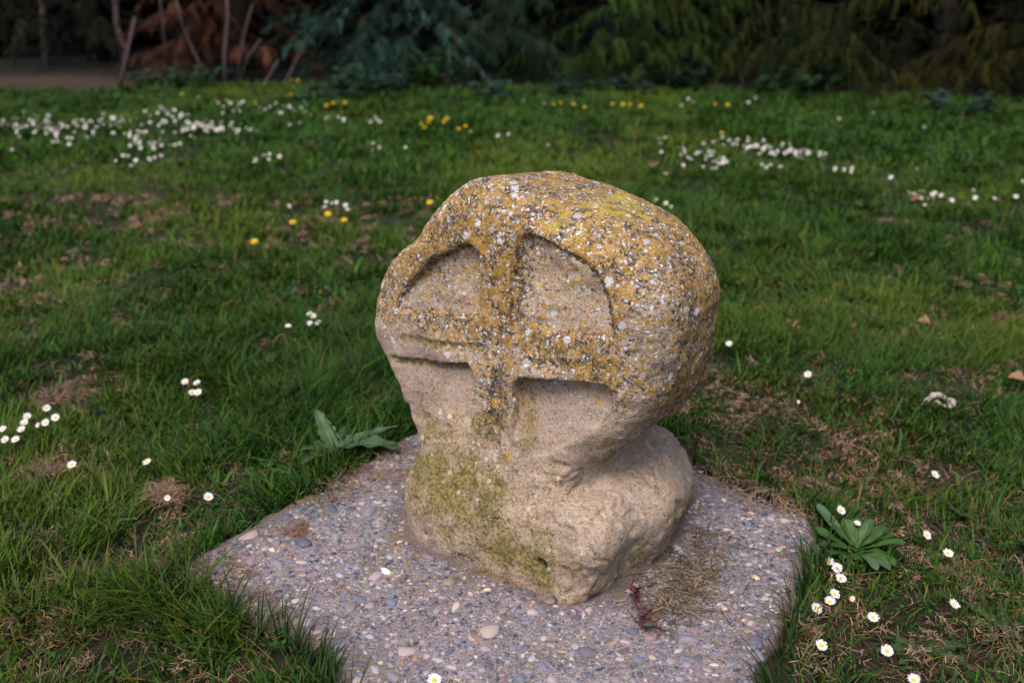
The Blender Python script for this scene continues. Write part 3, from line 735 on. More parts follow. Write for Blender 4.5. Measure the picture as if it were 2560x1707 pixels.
build_straw()

# ------------------------------------------------------------------ daisies and dandelions
PETAL = leaf_mat('daisy_petal', (.78, .78, .80), (.66, .66, .72), 200, .6, .25, False)
YOLK = leaf_mat('daisy_eye', (.62, .36, .012), (.70, .47, .03), 900, .7, 0, False)
STEM = leaf_mat('flower_stem', (.02, .045, .008), (.05, .075, .018), 80, .6, .1, False)
DANDY = leaf_mat('dandelion_floret', (.72, .45, .010), (.78, .56, .03), 300, .6, .15, False)
PINK = leaf_mat('pink_petal', (.70, .45, .55), (.75, .7, .72), 200, .6, .2, False)
def petals_mesh(n, R, r0, cup, seed, seg=2, wk=1.0):
    g = random.Random(seed); V, F = [], []
    for k in range(n):
        a = 2*math.pi*(k+g.uniform(-.3, .3))/n; ln = R*g.uniform(.86, 1.04); w_ = 2*math.pi*R/n*.42*wk; c = cup+g.uniform(-.15, .15)
        dx, dy = math.cos(a), math.sin(a); o = len(V); z0 = g.uniform(0, .0006)
        for j in range(seg+1):
            t = j/seg; r = r0*.8+(ln-r0*.8)*t; ww = w_*(.55 if j == 0 else (1.0 if j < seg else .62)); zz = z0+c*R*(t*t*.5+.2*t)
            V += [(dx*r-dy*ww, dy*r+dx*ww, zz), (dx*r+dy*ww, dy*r-dx*ww, zz)]
        for j in range(seg): F.append((o+2*j, o+2*j+1, o+2*j+3, o+2*j+2))
    return V, F
def dome(R, H, ns=10, rings=3, z0=0):
    V, F = [(0, 0, z0+H)], []
    for j in range(1, rings+1):
        a = math.pi/2*j/rings
        for k in range(ns): V.append((R*math.sin(a)*math.cos(2*math.pi*k/ns), R*math.sin(a)*math.sin(2*math.pi*k/ns), z0+H*math.cos(a)))
    for k in range(ns): F.append((0, 1+k, 1+(k+1) % ns))
    for j in range(rings-1):
        for k in range(ns): F.append((1+j*ns+k, 1+(j+1)*ns+k, 1+(j+1)*ns+(k+1) % ns, 1+j*ns+(k+1) % ns))
    return V, F
NEAR_P = [mesh('petals', *petals_mesh(22+k, .0092, .003, .25+.1*k, k), smooth=False) for k in range(4)]
EYE = mesh('eye', *dome(.0034, .0024, z0=.0006))
for m_ in NEAR_P: m_.materials.append(PETAL)
EYE.materials.append(YOLK)
STALK = mesh('stem', *tube([(0, 0, -.05), (.003, .001, -.03), (.002, 0, -.012), (0, 0, 0)], [.0009, .0008, .0008, .0012], 5)); STALK.materials.append(STEM)
def tilt(yaw, ti): return (Matrix.Rotation(yaw, 4, 'Z') @ Matrix.Rotation(ti, 4, 'X') @ Matrix.Rotation(random.uniform(0, 6), 4, 'Z')).to_euler()
def daisy_near(px, py, lab, grp, zz=.045, s=1.0, pink=False, ti=None):
    p = at(px, py, zz); root = empty('daisy', p)
    tag(root, lab, 'daisy', grp)
    e = tilt(random.uniform(-.7, .7), random.uniform(.25, .75) if ti is None else ti)
    a = link('petals', NEAR_P[random.randrange(4)], parent=root, rot=e); b = link('eye', EYE, parent=root, rot=e)
    c = link('stem', STALK, parent=root, rot=(random.uniform(-.15, .15), random.uniform(-.15, .15), 0))
    for q in (a, b): q.scale = (s, s, s)
    if pink: a.material_slots[0].link = 'OBJECT'; a.material_slots[0].material = PINK
    return root
def simple_flower(name, R, n, r0, eye, pm, em, cup):
    v, f = petals_mesh(n, R, r0, cup, n, 1, 1.25); V, F, mi = list(v), list(f), [0]*len(f)
    v, f = dome(r0, eye, 7, 2, .0004); o = len(V); V += v; F += [tuple(i+o for i in q) for q in f]; mi += [1]*len(f)
    v, f = tube([(0, 0, -.04), (0, 0, 0)], [.001, .0012], 4); o = len(V); V += v; F += [tuple(i+o for i in q) for q in f]; mi += [2]*len(f)
    me = mesh(name, V, F, smooth=False, mi=mi)
    for q in (pm, em, STEM): me.materials.append(q)
    return me
FAR_D = [simple_flower('daisy', .0098, 15+k, .0034, .002, PETAL, YOLK, .3) for k in range(2)]
def dandelion_mesh():
    V, F = [], []
    for R, cup, n, z in ((.017, .25, 26, 0), (.013, .5, 20, .002), (.009, .8, 14, .004)):
        v, f = petals_mesh(n, R, .003, cup, n, 1); o = len(V); V += [(a, b, c+z) for a, b, c in v]; F += [tuple(i+o for i in q) for q in f]
    mi = [0]*len(F); v, f = dome(.005, .008, 8, 2, 0); o = len(V); V += v; F += [tuple(i+o for i in q) for q in f]; mi += [0]*len(f)
    v, f = tube([(0, 0, -.06), (.002, 0, -.02), (0, 0, 0)], [.0016, .0016, .003], 5); o = len(V); V += v; F += [tuple(i+o for i in q) for q in f]; mi += [1]*len(f)
    me = mesh('dandelion', V, F, smooth=False, mi=mi); me.materials.append(DANDY); me.materials.append(STEM); return me
DAND = dandelion_mesh()
GL, GR = 'daisies left of the slab', 'daisies right of the slab'
for a in [
    (107, 938, 'topmost daisy of the patch at the left edge of the lawn', GL), (62, 957, 'upper of two overlapping daisies in the left edge patch', GL), (57, 971, 'lower of two overlapping daisies in the left edge patch', GL),
    (50, 987, 'daisy just under the overlapping pair in the left edge patch', GL), (105, 971, 'daisy right of the overlapping pair, with another close on its right', GL),
    (127, 959, 'rightmost daisy of the left edge patch', GL), (7, 986, 'daisy touching the left picture edge, top of three at the corner', GL), (13, 1010, 'daisy second from the left edge at the bottom of its patch', GL),
    (36, 1010, 'lowest right daisy at the bottom of the left edge patch', GL),
    (165, 1067, 'lone daisy right of a brown tuft in the left lawn', GL), (338, 1062, 'lone daisy standing in dark grass above the fluffy brown tuft', GL),
    (478, 1141, 'large open daisy nearest the sharp left corner of the slab', GL),
    (425, 877, 'left upper daisy of four in the middle of the left lawn', GL), (453, 881, 'right upper daisy of four in the middle of the left lawn', GL),
    (441, 902, 'lower left daisy of the touching pair in the middle left lawn', GL), (455, 901, 'lower right daisy of the touching pair in the middle left lawn', GL),
    (662, 750, 'daisy standing alone left of the small bunch beside the stone', GL), (712, 722, 'top left daisy of the small bunch beside the stone', GL), (721, 727, 'top right daisy of the small bunch beside the stone', GL),
    (711, 743, 'low left daisy of the small bunch beside the stone', GL), (731, 742, 'low right daisy of the small bunch beside the stone', GL)]:
    daisy_near(*a, s=1.0)
daisy_near(385, 1143, 'half closed daisy inside the fluffy brown tuft', GL, s=.7, ti=.9)
daisy_near(88, 976, 'small half closed daisy between the pairs of the left edge patch', GL, s=.65, ti=1.0)
for a in [
    (1675, 790, 'small daisy close to the right flank of the stone head', GR), (1856, 860, 'lone daisy in the grass between stone and curled bark', GR),
    (2147, 1090, 'lone daisy far right in brown patchy grass, above the others', GR), (1930, 1172, 'daisy just above the plantain at the slab corner', GR, .075),
    (2128, 1229, 'daisy right of the plantain, the upper of two', GR), (2177, 1271, 'daisy right of the plantain, the lower of two', GR),
    (1903, 1290, 'first of three daisies running down below the plantain', GR), (1922, 1304, 'middle of three daisies running down below the plantain', GR), (1931, 1329, 'last of three daisies running down below the plantain', GR),
    (1916, 1364, 'big daisy touching a smaller one beside the slab edge', GR), (1906, 1382, 'smaller daisy touching the big one beside the slab edge', GR),
    (1875, 1397, 'daisy nearest the right slab edge, left of the touching pair', GR), (2005, 1418, 'drooping daisy with a blade across it, right of the touching pair', GR),
    (2191, 1388, 'small lone daisy near the right edge of the lawn', GR), (1886, 1482, 'daisy low down near the slab, above the long dark blades', GR), (2037, 1494, 'daisy low down beside the lobed leaves', GR)]:
    daisy_near(*a, s=1.0)
daisy_near(1968, 1203, 'small young daisy right above the plantain leaves', GR, .075, s=.72)
daisy_near(1832, 922, 'tiny closed daisy in dry grass right of the stone neck', GR, s=.55, ti=1.1)
daisy_near(1957, 1374, 'half closed pinkish daisy right of the touching pair', GR, s=.55, pink=True, ti=.9)
daisy_near(2098, 1562, 'daisy cut by the bottom picture edge on the right', GR)
daisy_near(997, 1562, 'daisy cut by the bottom picture edge in front of the slab', GL, zz=.07, s=1.1)
def far_daisy(px, py, lab, grp):
    p = at(px, py, .04); o = link('daisy', FAR_D[random.randrange(2)], loc=p, rot=tilt(random.uniform(-1.4, 1.4), random.uniform(.1, 1.2)))
    s = random.uniform(.75, 1.15); o.scale = (s, s, s); tag(o, lab, 'daisy', grp)
def drift(lab, grp, spec):
    for cx, cy, sx, sy, n in spec:
        for _ in range(max(1, round(n*.68))): far_daisy(cx+random.gauss(0, sx*1.25), cy+random.gauss(0, sy*1.2), lab, grp)
drift('small white daisy in the broad loose drift at the far left of the lawn', 'daisies of the far left drift',
      [(25, 275, 22, 7, 9), (60, 288, 22, 8, 10), (110, 282, 24, 10, 17), (135, 300, 22, 9, 12), (160, 325, 22, 5, 9), (215, 290, 20, 8, 15), (255, 280, 25, 8, 8), (28, 343, 1, 1, 1), (275, 308, 8, 6, 3)])
drift('small white daisy in the crowded drift left of the middle of the far lawn', 'daisies of the crowded middle drift',
      [(345, 258, 16, 6, 6), (385, 252, 16, 5, 12), (400, 270, 10, 5, 4), (430, 262, 12, 8, 5), (460, 290, 24, 7, 24), (510, 297, 18, 6, 12), (330, 318, 22, 8, 18), (365, 330, 22, 6, 10), (560, 300, 20, 5, 8)])
drift('white daisy in the nearer bunch below the crowded drift on the left', 'daisies of the nearer left bunch', [(297, 372, 10, 5, 8), (335, 366, 10, 5, 6), (370, 364, 8, 3, 3)])
drift('white daisy in the sparse scatter near the dead brown conifer', 'daisies near the dead conifer',
      [(272, 220, 2, 1, 1), (455, 222, 2, 1, 1), (500, 236, 2, 1, 1), (540, 235, 18, 5, 6), (570, 232, 14, 4, 4), (625, 258, 20, 10, 7), (660, 252, 18, 6, 6), (700, 245, 14, 5, 4), (690, 288, 10, 5, 3)])
drift('pinkish white daisy in the small bunch above the yellow dandelion row on the left', 'daisies of the pale small bunch', [(600, 362, 13, 6, 7), (645, 362, 3, 3, 1)])
drift('white daisy in the far scatter left of the middle dandelions', 'daisies left of the middle dandelions', [(778, 275, 12, 6, 8), (862, 275, 12, 5, 8), (870, 338, 12, 4, 5), (928, 336, 3, 2, 1), (1165, 310, 10, 3, 3), (1075, 303, 4, 3, 2)])
drift('white daisy in the little row beside the three yellow dandelions', 'daisies beside the dandelions', [(742, 464, 22, 4, 6), (668, 470, 2, 2, 1), (750, 475, 18, 4, 2), (795, 480, 2, 2, 1)])
drift('white daisy in the long dense band on the right far lawn', 'daisies of the long right band',
      [(1660, 320, 10, 5, 5), (1695, 325, 16, 4, 7), (1730, 330, 16, 5, 7), (1765, 340, 18, 5, 10), (1810, 348, 22, 5, 16), (1850, 353, 14, 4, 8), (1888, 352, 2, 2, 1)])
drift('white daisy in the loose scatter below the long right band', 'daisies below the right band', [(1565, 352, 8, 5, 4), (1610, 360, 18, 7, 7), (1660, 368, 12, 6, 6), (1625, 382, 16, 7, 7), (1770, 379, 9, 5, 6), (1525, 398, 2, 2, 1), (1540, 320, 18, 5, 5)])
drift('white daisy peeking out just behind the right shoulder of the stone head', 'daisies behind the stone', [(1512, 457, 4, 3, 1), (1527, 464, 3, 3, 1), (1543, 472, 3, 2, 1)])
drift('white daisy in the tight little bunch on the right lawn between band and edge group', 'daisies of the tight right bunch', [(1945, 390, 12, 7, 8)])
drift('white daisy in the strung out group at the right edge of the lawn', 'daisies of the right edge group', [(2110, 435, 9, 8, 5), (2137, 452, 9, 7, 6), (2104, 403, 3, 7, 2), (2046, 405, 2, 2, 1), (2235, 441, 5, 6, 3), (2187, 460, 2, 2, 1), (2281, 459, 2, 2, 1), (2330, 448, 10, 4, 3), (2345, 421, 3, 3, 1)])
drift('small white daisy along the foot of the trees on the right', 'daisies along the tree foot', [(1580, 241, 12, 4, 4), (1720, 240, 10, 4, 2), (1735, 226, 2, 2, 1), (1205, 232, 3, 2, 1), (1258, 238, 3, 2, 1), (2008, 259, 2, 2, 1), (1925, 270, 2, 2, 1), (2128, 290, 2, 2, 1), (1262, 328, 3, 2, 1)])
# what the drifts hold beyond the three hundred single flowers
def thin_drift():
    V, F, mi = [], [], []; me0 = FAR_D[0]; co = np.array([v.co for v in me0.vertices]); fs = [tuple(p.vertices) for p in me0.polygons]; ms = [p.material_index for p in me0.polygons]
    for cx, cy, sx, sy, n in [(60, 285, 45, 10, 34), (150, 300, 45, 14, 30), (240, 285, 40, 10, 16), (400, 270, 60, 16, 26), (470, 293, 45, 8, 30), (340, 322, 28, 9, 14), (1740, 333, 50, 7, 18), (1830, 350, 32, 5, 24), (1610, 365, 40, 12, 12), (2120, 445, 30, 12, 6), (600, 250, 50, 12, 10)]:
        for _ in range(n):
            p = at(cx+random.gauss(0, sx), cy+random.gauss(0, sy), .035); M = np.array(tilt(random.uniform(-1.5, 1.5), random.uniform(.1, 1.2)).to_matrix())*random.uniform(.6, 1.0)
            o = len(V); V += [tuple(q) for q in co@M.T+p]; F += [tuple(i+o for i in f) for f in fs]; mi += ms
    me = mesh('daisy_drift', V, F, smooth=False, mi=mi)
    for q in (PETAL, YOLK, STEM): me.materials.append(q)
    tag(link('daisy_drift', me), 'further small white daisies sprinkled through the far drifts', kind='stuff')
thin_drift()
def dandelion(px, py, lab, grp, s=1.0):
    if py < 310: px += random.uniform(-7, 7); py += random.uniform(-4, 5); s *= random.uniform(.7, 1.15)
    o = link('dandelion', DAND, loc=at(px, py, .05), rot=tilt(random.uniform(-.5, .5), random.uniform(.2, .6))); o.scale = (s, s, s); tag(o, lab, 'dandelion', grp)
for px, py, lab in [(585, 556, 'nearest yellow dandelion, alone in the left lawn'), (672, 512, 'flat yellow dandelion left of the little daisy row'), (753, 493, 'brightest yellow dandelion under the little daisy row'),
                    (790, 507, 'yellow dandelion right of the bright one under the daisy row'), (988, 466, 'yellow dandelion against the upper left edge of the stone')]:
    dandelion(px, py, lab, 'dandelions in the lawn', .85)
for px, py in [(962, 284), (985, 272), (995, 268), (990, 283), (1032, 271), (1018, 280), (1068, 288), (1060, 297), (978, 296)]: dandelion(px+random.uniform(-2, 2), py, 'small yellow dandelion in the middle group near the trees', 'far dandelions in the middle', .85)
for px, py in [(592, 242), (757, 243), (795, 240), (690, 190), (670, 188), (675, 215), (415, 213), (768, 240)]: dandelion(px, py, 'small yellow dandelion in the left scatter under the blue green conifer', 'far dandelions on the left', .85)
for px, py in [(1265, 240), (1290, 238), (1318, 242), (1338, 243), (1405, 242), (1428, 243), (1450, 242), (1475, 243), (1640, 240), (1668, 240), (1664, 302)]: dandelion(px, py, 'small yellow dandelion in the row at the foot of the right trees', 'far dandelions on the right', .8)

# ------------------------------------------------------------------ broad-leaved plants
GREEN = leaf_mat('broad_leaf', (.024, .062, .010), (.048, .100, .020), 40, .45, .2)
BLUEG = leaf_mat('grey_leaf', (.040, .082, .034), (.068, .118, .055), 40, .5, .2)
DULL = leaf_mat('dull_leaf', (.020, .042, .012), (.036, .062, .018), 40, .5, .2)
def leaf_geo(L, Wd, arch, lobes=0, fold=.25, segs=12, seed=0, spat=False, rise=.35):
    """7 points across: margin, half, beside the midrib, midrib, ..."""
    V, F = [], []
    for j in range(segs+1):
        t = j/segs
        if spat: w_ = Wd*.5*max(.22, (.25+.75*sstep(.15, .7, t))*math.sqrt(max(0, 1-max(0, (t-.72)/.28)**2.4)))
        else: w_ = Wd*.5*max(.10*(1-t), (math.sin(math.pi*(t**.8*.94+.05))**.75)) if t < 1 else .0008
        if spat and t == 1: w_ = Wd*.12
        if lobes: w_ *= (1.0, 1-.3*lobes, 1-lobes)[j % 3] if .08 < t < .93 else 1
        x = L*(t-.25*arch*t*t); z = L*(rise*t-arch*.75*t*t); k = (-.9*L/segs*lobes if (lobes and j % 3 == 0) else 0)
        wave = Wd*.06*math.sin(j*1.1+seed)
        for q in (-1, -.5, -.09, 0, .09, .5, 1):
            V.append((x+k*abs(q), q*w_, z+fold*w_*abs(q)**1.3+wave*q))
    for j in range(segs):
        for i in range(6): F.append((j*7+i, j*7+i+1, j*7+i+8, j*7+i+7))
    return V, F
def leaf_mesh(name, *a, **k):
    V, F = leaf_geo(*a, **k); c = np.zeros((len(V), 3)); c[np.arange(len(V)) % 7 == 3] = 1
    return mesh(name, V, F, col={'vein': c})
def rosette(px, py, z, lab, cat, name, leaves, mat, spat=False, rise=.35):
    p = at(px, py, z); root = empty(name, p); tag(root, lab, cat)
    for i, (azd, L, Wd, arch, pit, lob, *mm) in enumerate(leaves):
        me = leaf_mesh('leaf', L, Wd, arch, lob, .25, 18 if lob else 12, i*3+1, spat, rise); me.materials.append(mm[0] if mm else mat)
        link('leaf', me, parent=root, rot=Matrix.Rotation(math.radians(azd), 3, 'Z').to_euler(), loc=(0, 0, pit))
    return root
# azimuth 0 = to the right, 90 = away from the camera
rosette(1965, 1272, .040, 'leafy green plantain rosette beside the right corner of the slab', 'plant', 'plantain_plant',
        [(152, 0.077, 0.022, .12, .002, 0), (122, 0.091, 0.022, -.05, .006, 0, BLUEG), (172, 0.070, 0.019, .45, .003, 0), (195, 0.074, 0.017, .5, .0, 0), (98, 0.050, 0.022, -.1, .012, 0), (75, 0.058, 0.022, .0, .010, 0), (55, 0.083, 0.017, .2, .003, 0, BLUEG),
         (33, 0.081, 0.022, .25, .006, 0), (22, 0.092, 0.019, .40, .004, 0), (4, 0.096, 0.016, .40, .004, 0), (-12, 0.057, 0.014, .5, .002, 0), (-35, 0.078, 0.022, .55, .0, 0), (-55, 0.077, 0.022, .5, .0, 0, BLUEG), (-75, 0.070, 0.017, .5, .003, 0, BLUEG),
         (-110, 0.035, 0.015, .4, .003, 0), (140, 0.041, 0.017, -.3, .012, 0), (50, 0.044, 0.017, -.2, .012, 0), (215, 0.046, 0.015, .45, .0, 0), (185, 0.049, 0.017, .2, .006, 0), (15, 0.046, 0.015, -.1, .010, 0)], GREEN, True, .45)
rosette(775, 1040, .045, 'dandelion plant with toothed leaves at the back left edge of the slab', 'plant', 'dandelion_plant',
        [(122, .100, .042, -.30, .0, .30, BLUEG), (88, .080, .030, .1, .0, .25, DULL), (150, .07, .026, .3, .0, .3, DULL), (40, .09, .022, .2, 0, .25, GREEN), (178, .09, .026, .4, 0, .3, GREEN), (-8, .150, .050, .42, .012, .16, BLUEG), (22, .135, .026, .22, .012, .18, BLUEG), (195, .075, .026, .45, .0, .3, DULL), (60, .06, .016, -.2, .0, .2, GREEN), (215, .10, .022, .55, 0, .2, DULL)], GREEN)
rosette(2130, 1495, .014, 'dull lobed rosette of dandelion leaves at the lower right', 'plant', 'dandelion_plant',
        [(178, .085, .026, .25, 0, .5), (150, .07, .022, .2, 0, .5), (208, .065, .024, .25, 0, .5), (12, .075, .026, .25, 0, .5), (48, .055, .02, .2, 0, .5), (-25, .06, .022, .25, 0, .5)], DULL, False, .16)
rosette(2315, 1450, .014, 'dull lobed rosette of dandelion leaves touching the right picture edge', 'plant', 'dandelion_plant',
        [(165, .08, .024, .25, 0, .5), (125, .085, .024, .1, 0, .5), (210, .07, .024, .25, 0, .5), (80, .07, .02, .1, 0, .5), (15, .07, .024, .25, 0, .5), (-60, .06, .022, .25, 0, .5)], DULL, False, .2)
def ferny(px, py, lab, n, R, mat, z=.015):
    p = at(px, py, z); root = empty('yarrow_plant', p); tag(root, lab, 'plant', 'feathery low weeds')
    for i in range(n):
        V, F = [], []; L = R*random.uniform(.7, 1.1); a = random.uniform(0, 6.28); el = random.uniform(.35, 1.1)
        for j in range(9):
            t = j/9; r = L*t; x, z_ = r*math.cos(el*(1-.4*t)), r*math.sin(el*(1-.4*t)); l2 = L*.3*(1-t)*(.4 if j == 0 else 1)
            for sg in (-1, 1):
                o = len(V); V += [(x, 0, z_), (x+l2*.5, sg*l2*.6, z_+.002), (x+l2*.75, sg*l2, z_), (x+.0045, 0, z_)]; F.append((o, o+1, o+2, o+3))
        me = mesh('leaf', V, F, smooth=False); me.materials.append(mat); link('leaf', me, parent=root, rot=(0, 0, a))
for px, py, n, R, lab in [(690, 1090, 14, .06, 'feathery green weed in the corner between slab and dandelion plant'), (620, 1060, 10, .05, 'feathery green weed left of the dandelion plant'), (300, 1190, 9, .045, 'feathery green weed above the sharp slab corner, beside the brown tuft'),
                          (2060, 1300, 10, .05, 'feathery green weed right of the plantain'), (1780, 1500, 10, .05, 'feathery green weed at the lower right slab edge'), (860, 930, 12, .06, 'feathery green weed close to the left neck of the stone'),
                          (2200, 1180, 9, .05, 'feathery green weed in the brown patch at the right')]:
    ferny(px, py, lab, n, R, GREEN if px < 1000 else DULL)
# reddish creeping weed on the slab
def red_weed():
    path = [at(x, y, SLAB_Z+h) for x, y, h in [(1455, 1345, .012), (1462, 1370, .016), (1470, 1400, .014), (1485, 1425, .012), (1505, 1440, .010), (1530, 1448, .012)]]
    root = empty('creeping_weed', path[0]); tag(root, 'dark red creeping weed with a green tip, beside the stone on the slab', 'plant')
    p0 = path[0]; RED = leaf_mat('red_leaf', (.045, .014, .018), (.10, .028, .034), 90, .5, .15); RG = leaf_mat('weed_tip_leaf', (.05, .085, .035), (.08, .12, .05), 90, .5, .15)
    me = mesh('stem', *tube([q-p0 for q in path], [.0016]*6, 5)); me.materials.append(RED); link('stem', me, parent=root)
    lm = leaf_mesh('leaf', .013, .009, .2, 0, .3, 4, 2)
    for i in range(26):
        t = random.uniform(0, 5); k = min(int(t), 4); q = path[k]+(path[k+1]-path[k])*(t-k)-p0
        o = bpy.data.objects.new('leaf', lm); COL.objects.link(o); o.parent = root; o.location = q+np.array([random.uniform(-.006, .006), random.uniform(-.006, .006), random.uniform(-.003, .005)])
        o.rotation_euler = (random.uniform(-.6, .6), random.uniform(-.7, .3), random.uniform(0, 6.28)); s = random.uniform(.7, 1.5); o.scale = (s, s, s)
        if not lm.materials: lm.materials.append(RED)
        o.material_slots[0].link = 'OBJECT'; o.material_slots[0].material = RG if t > 3.9 else RED
red_weed()

# ------------------------------------------------------------------ curled bark and fallen leaves
def bark():
    t = NT('pale_bark'); o = t.n('TexCoord').outputs['Object']
    m = t.out(t.ramp(t.noise(o, 60, 5, .7, .5), [(.3, (.14, .095, .07)), (.5, (.32, .26, .22)), (.75, (.48, .42, .38))]), .8, t.noise(o, 140, 4), .8, .003)
    root = empty('curled_bark', at(2150, 930, .02)); tag(root, 'pale curled scrap of bark lying crumpled in the right lawn', 'bark')
    p0 = at(2150, 930, .02)
    for pts, r in (([(2106, 935, .012), (2125, 925, .02), (2142, 908, .035), (2158, 905, .035), (2172, 915, .024), (2180, 932, .015)], (.002, .004, .008, .008, .007, .004)),
                   ([(2150, 918, .03), (2163, 930, .02), (2175, 938, .018), (2190, 930, .02), (2186, 915, .028), (2176, 914, .03)], (.004, .005, .006, .006, .005, .003))):
        P = np.array([at(x, y, z)-p0 for x, y, z in pts]); q = np.linspace(0, 5, 26)
        P = np.column_stack([np.interp(q, range(6), P[:, i]) for i in range(3)]); rr = np.interp(q, range(6), r)
        for _ in range(2): P[1:-1] = .5*P[1:-1]+.25*(P[:-2]+P[2:])
        V, F = tube(P, rr, 9); V = np.array(V); V += (np.column_stack([vnoise(*(V*140).T, seed=s) for s in (1, 2, 3)])-.5)*.010
        V = V*np.array([1, 1, .85]); link('strip', mesh('strip', V, F), m, root)
bark()
def fallen(px, py, s, lab, c=((.15, .08, .045), (.26, .15, .095)), z=.025, rz=0.0):
    V, F = leaf_geo(s, s*.62, .5, .15, .5, 7, int(px)); V = [(x-s*.4, y, zz+.3*abs(y)) for x, y, zz in V]
    o = link('fallen_leaf', mesh('fallen_leaf', V, F), leaf_mat('dead_leaf', *c, 60, .8, .1), loc=at(px, py, z), rot=(.3, .1, rz)); tag(o, lab, 'dead leaf', 'dead leaves on the lawn')
fallen(1495, 382, .10, 'big tan dead leaf upright in the far lawn just above the stone', z=.05, rz=1.4)
fallen(2335, 872, .05, 'long brown dead leaf touching the right picture edge', rz=-.3)
fallen(2108, 463, .07, 'tan dead leaf under the strung out daisies on the right', z=.02)
fallen(1962, 752, .035, 'tan dead leaf in mid lawn right of the stone head', rz=.4)
fallen(2122, 742, .045, 'tan dead leaf further right of the stone head', rz=-.5)
fallen(1055, 448, .05, 'brown dead leaf just above the left shoulder of the stone', rz=.5)
fallen(1140, 480, .05, 'dead leaf hidden in the lawn behind the stone', rz=.1)
fallen(2080, 770, .05, 'small brown dead leaf left of the tan one right of the stone', rz=.8)

# ------------------------------------------------------------------ trees
def bark_mat(name, a, b):
    t = NT(name); o = t.n('TexCoord').outputs['Object']; mp = t.n('Mapping', Vector=o, Scale=(1, 1, .25))
    return t.out(t.mix(t.noise(mp.outputs[0], 40, 5, .7), a, b), .9, t.noise(mp.outputs[0], 60, 4), .7, .01)
TRUNK = bark_mat('trunk_bark', (.008, .006, .005), (.022, .016, .013)); PALE = bark_mat('bare_stem_bark', (.028, .020, .020), (.085, .06, .063))
FOL = attr_mat('conifer_foliage', .7, .10, spec=.06)
def crown_geo(nb, gen, c0, c1, K=20, Lr=(.35, .6), bl=(.10, .17), droop=.5, hang=.7, dead=.02, seed=0):
    """boughs with hanging feathery side shoots; gen(n) gives start points and bearings"""
    P, az = gen(nb); n = len(P); L = rng.uniform(*Lr, n); rise = rng.uniform(-.05, .30, n); dr = droop*rng.uniform(.6, 1.3, n)
    dirx, diry = np.cos(az), np.sin(az)
    def axis(s): return np.stack([P[:, 0:1]+dirx[:, None]*L[:, None]*s, P[:, 1:2]+diry[:, None]*L[:, None]*s, P[:, 2:3]+L[:, None]*(rise[:, None]*s-dr[:, None]*s*s)], -1)
    s = np.linspace(.12, 1, K)[None]*np.ones((n, 1))+rng.normal(0, .015, (n, K)); A = axis(s)
    sg = np.where(np.arange(K) % 2 == 0, 1, -1)[None]*np.ones((n, 1)); side = np.stack([-diry, dirx], -1)[:, None, :]*sg[..., None]
    out = np.stack([dirx, diry], -1)[:, None, :]
    d = np.concatenate([side*(.75*(1-.6*s))[..., None]+out*(.45+.4*s)[..., None], -np.full((n, K, 1), hang)+rng.normal(0, .22, (n, K, 1))], -1)
    d /= np.linalg.norm(d, axis=-1, keepdims=True); l = rng.uniform(*bl, (n, K))*(1.05-.5*s)
    A = A.reshape(-1, 3); d = d.reshape(-1, 3); l = l.ravel(); m = len(A)
    up = np.array([0, 0, 1.]); sd = np.cross(d, up); sd /= np.linalg.norm(sd, axis=1, keepdims=True)+1e-6
    tw = rng.normal(0, .7, (m, 1)); nr = np.cross(sd, d); sd = sd*np.cos(tw)+nr*np.sin(tw)
    colb = np.array(c0)+(np.array(c1)-np.array(c0))*np.repeat(1.9*rng.random(n)**2-.12, K)[:, None]*rng.uniform(.6, 1.2, (m, 1))
    colb = np.maximum(colb, .001)
    dd = rng.random(m) < dead; colb[dd] = np.array([.05, .024, .012])*rng.uniform(.6, 1.2, (dd.sum(), 1))
    V, C, T = [], [], []; J = 5
    for j in range(J):
        t0 = j/J; c = A+d*(l*t0)[:, None]+np.array([0, 0, -1])*(.25*l*t0*t0)[:, None]; nl = l*.30*(1-.6*t0)
        for sgn in (-1, 1):
            tip = c+d*(nl*.75)[:, None]+sd*(sgn*nl*.75)[:, None]*rng.uniform(.6, 1.1, (m, 1)); b2 = c+d*(l*.11)[:, None]
            V += [c, tip, b2]; C += [colb, colb*1.1, colb]
    tipc = A+d*(l*1.15)[:, None]; V += [A+sd*.004, A-sd*.004, tipc]; C += [colb, colb, colb*1.2]
    k = len(V); V = np.stack(V, 1).reshape(-1, 3); C = np.stack(C, 1).reshape(-1, 3)
    T = np.arange(len(V)).reshape(-1, 3)
    # bough wood
    W = [axis(np.full((n, 1), q))[:, 0] for q in (0, .35, .7, 1.0)]; wv = []
    for i, q in enumerate(W): r_ = .007*(1-i/3.6); wv += [q+np.array([0, 0, r_]), q-np.array([0, 0, r_])]
    wv = np.stack(wv, 1).reshape(-1, 3); b = np.arange(n)*8+len(V); Q = np.concatenate([np.column_stack([b+2*i, b+2*i+1, b+2*i+3, b+2*i+2]) for i in range(3)])
    return np.concatenate([V, wv]), T, Q, np.concatenate([C, np.tile([[.02, .014, .010]], (len(wv), 1))])
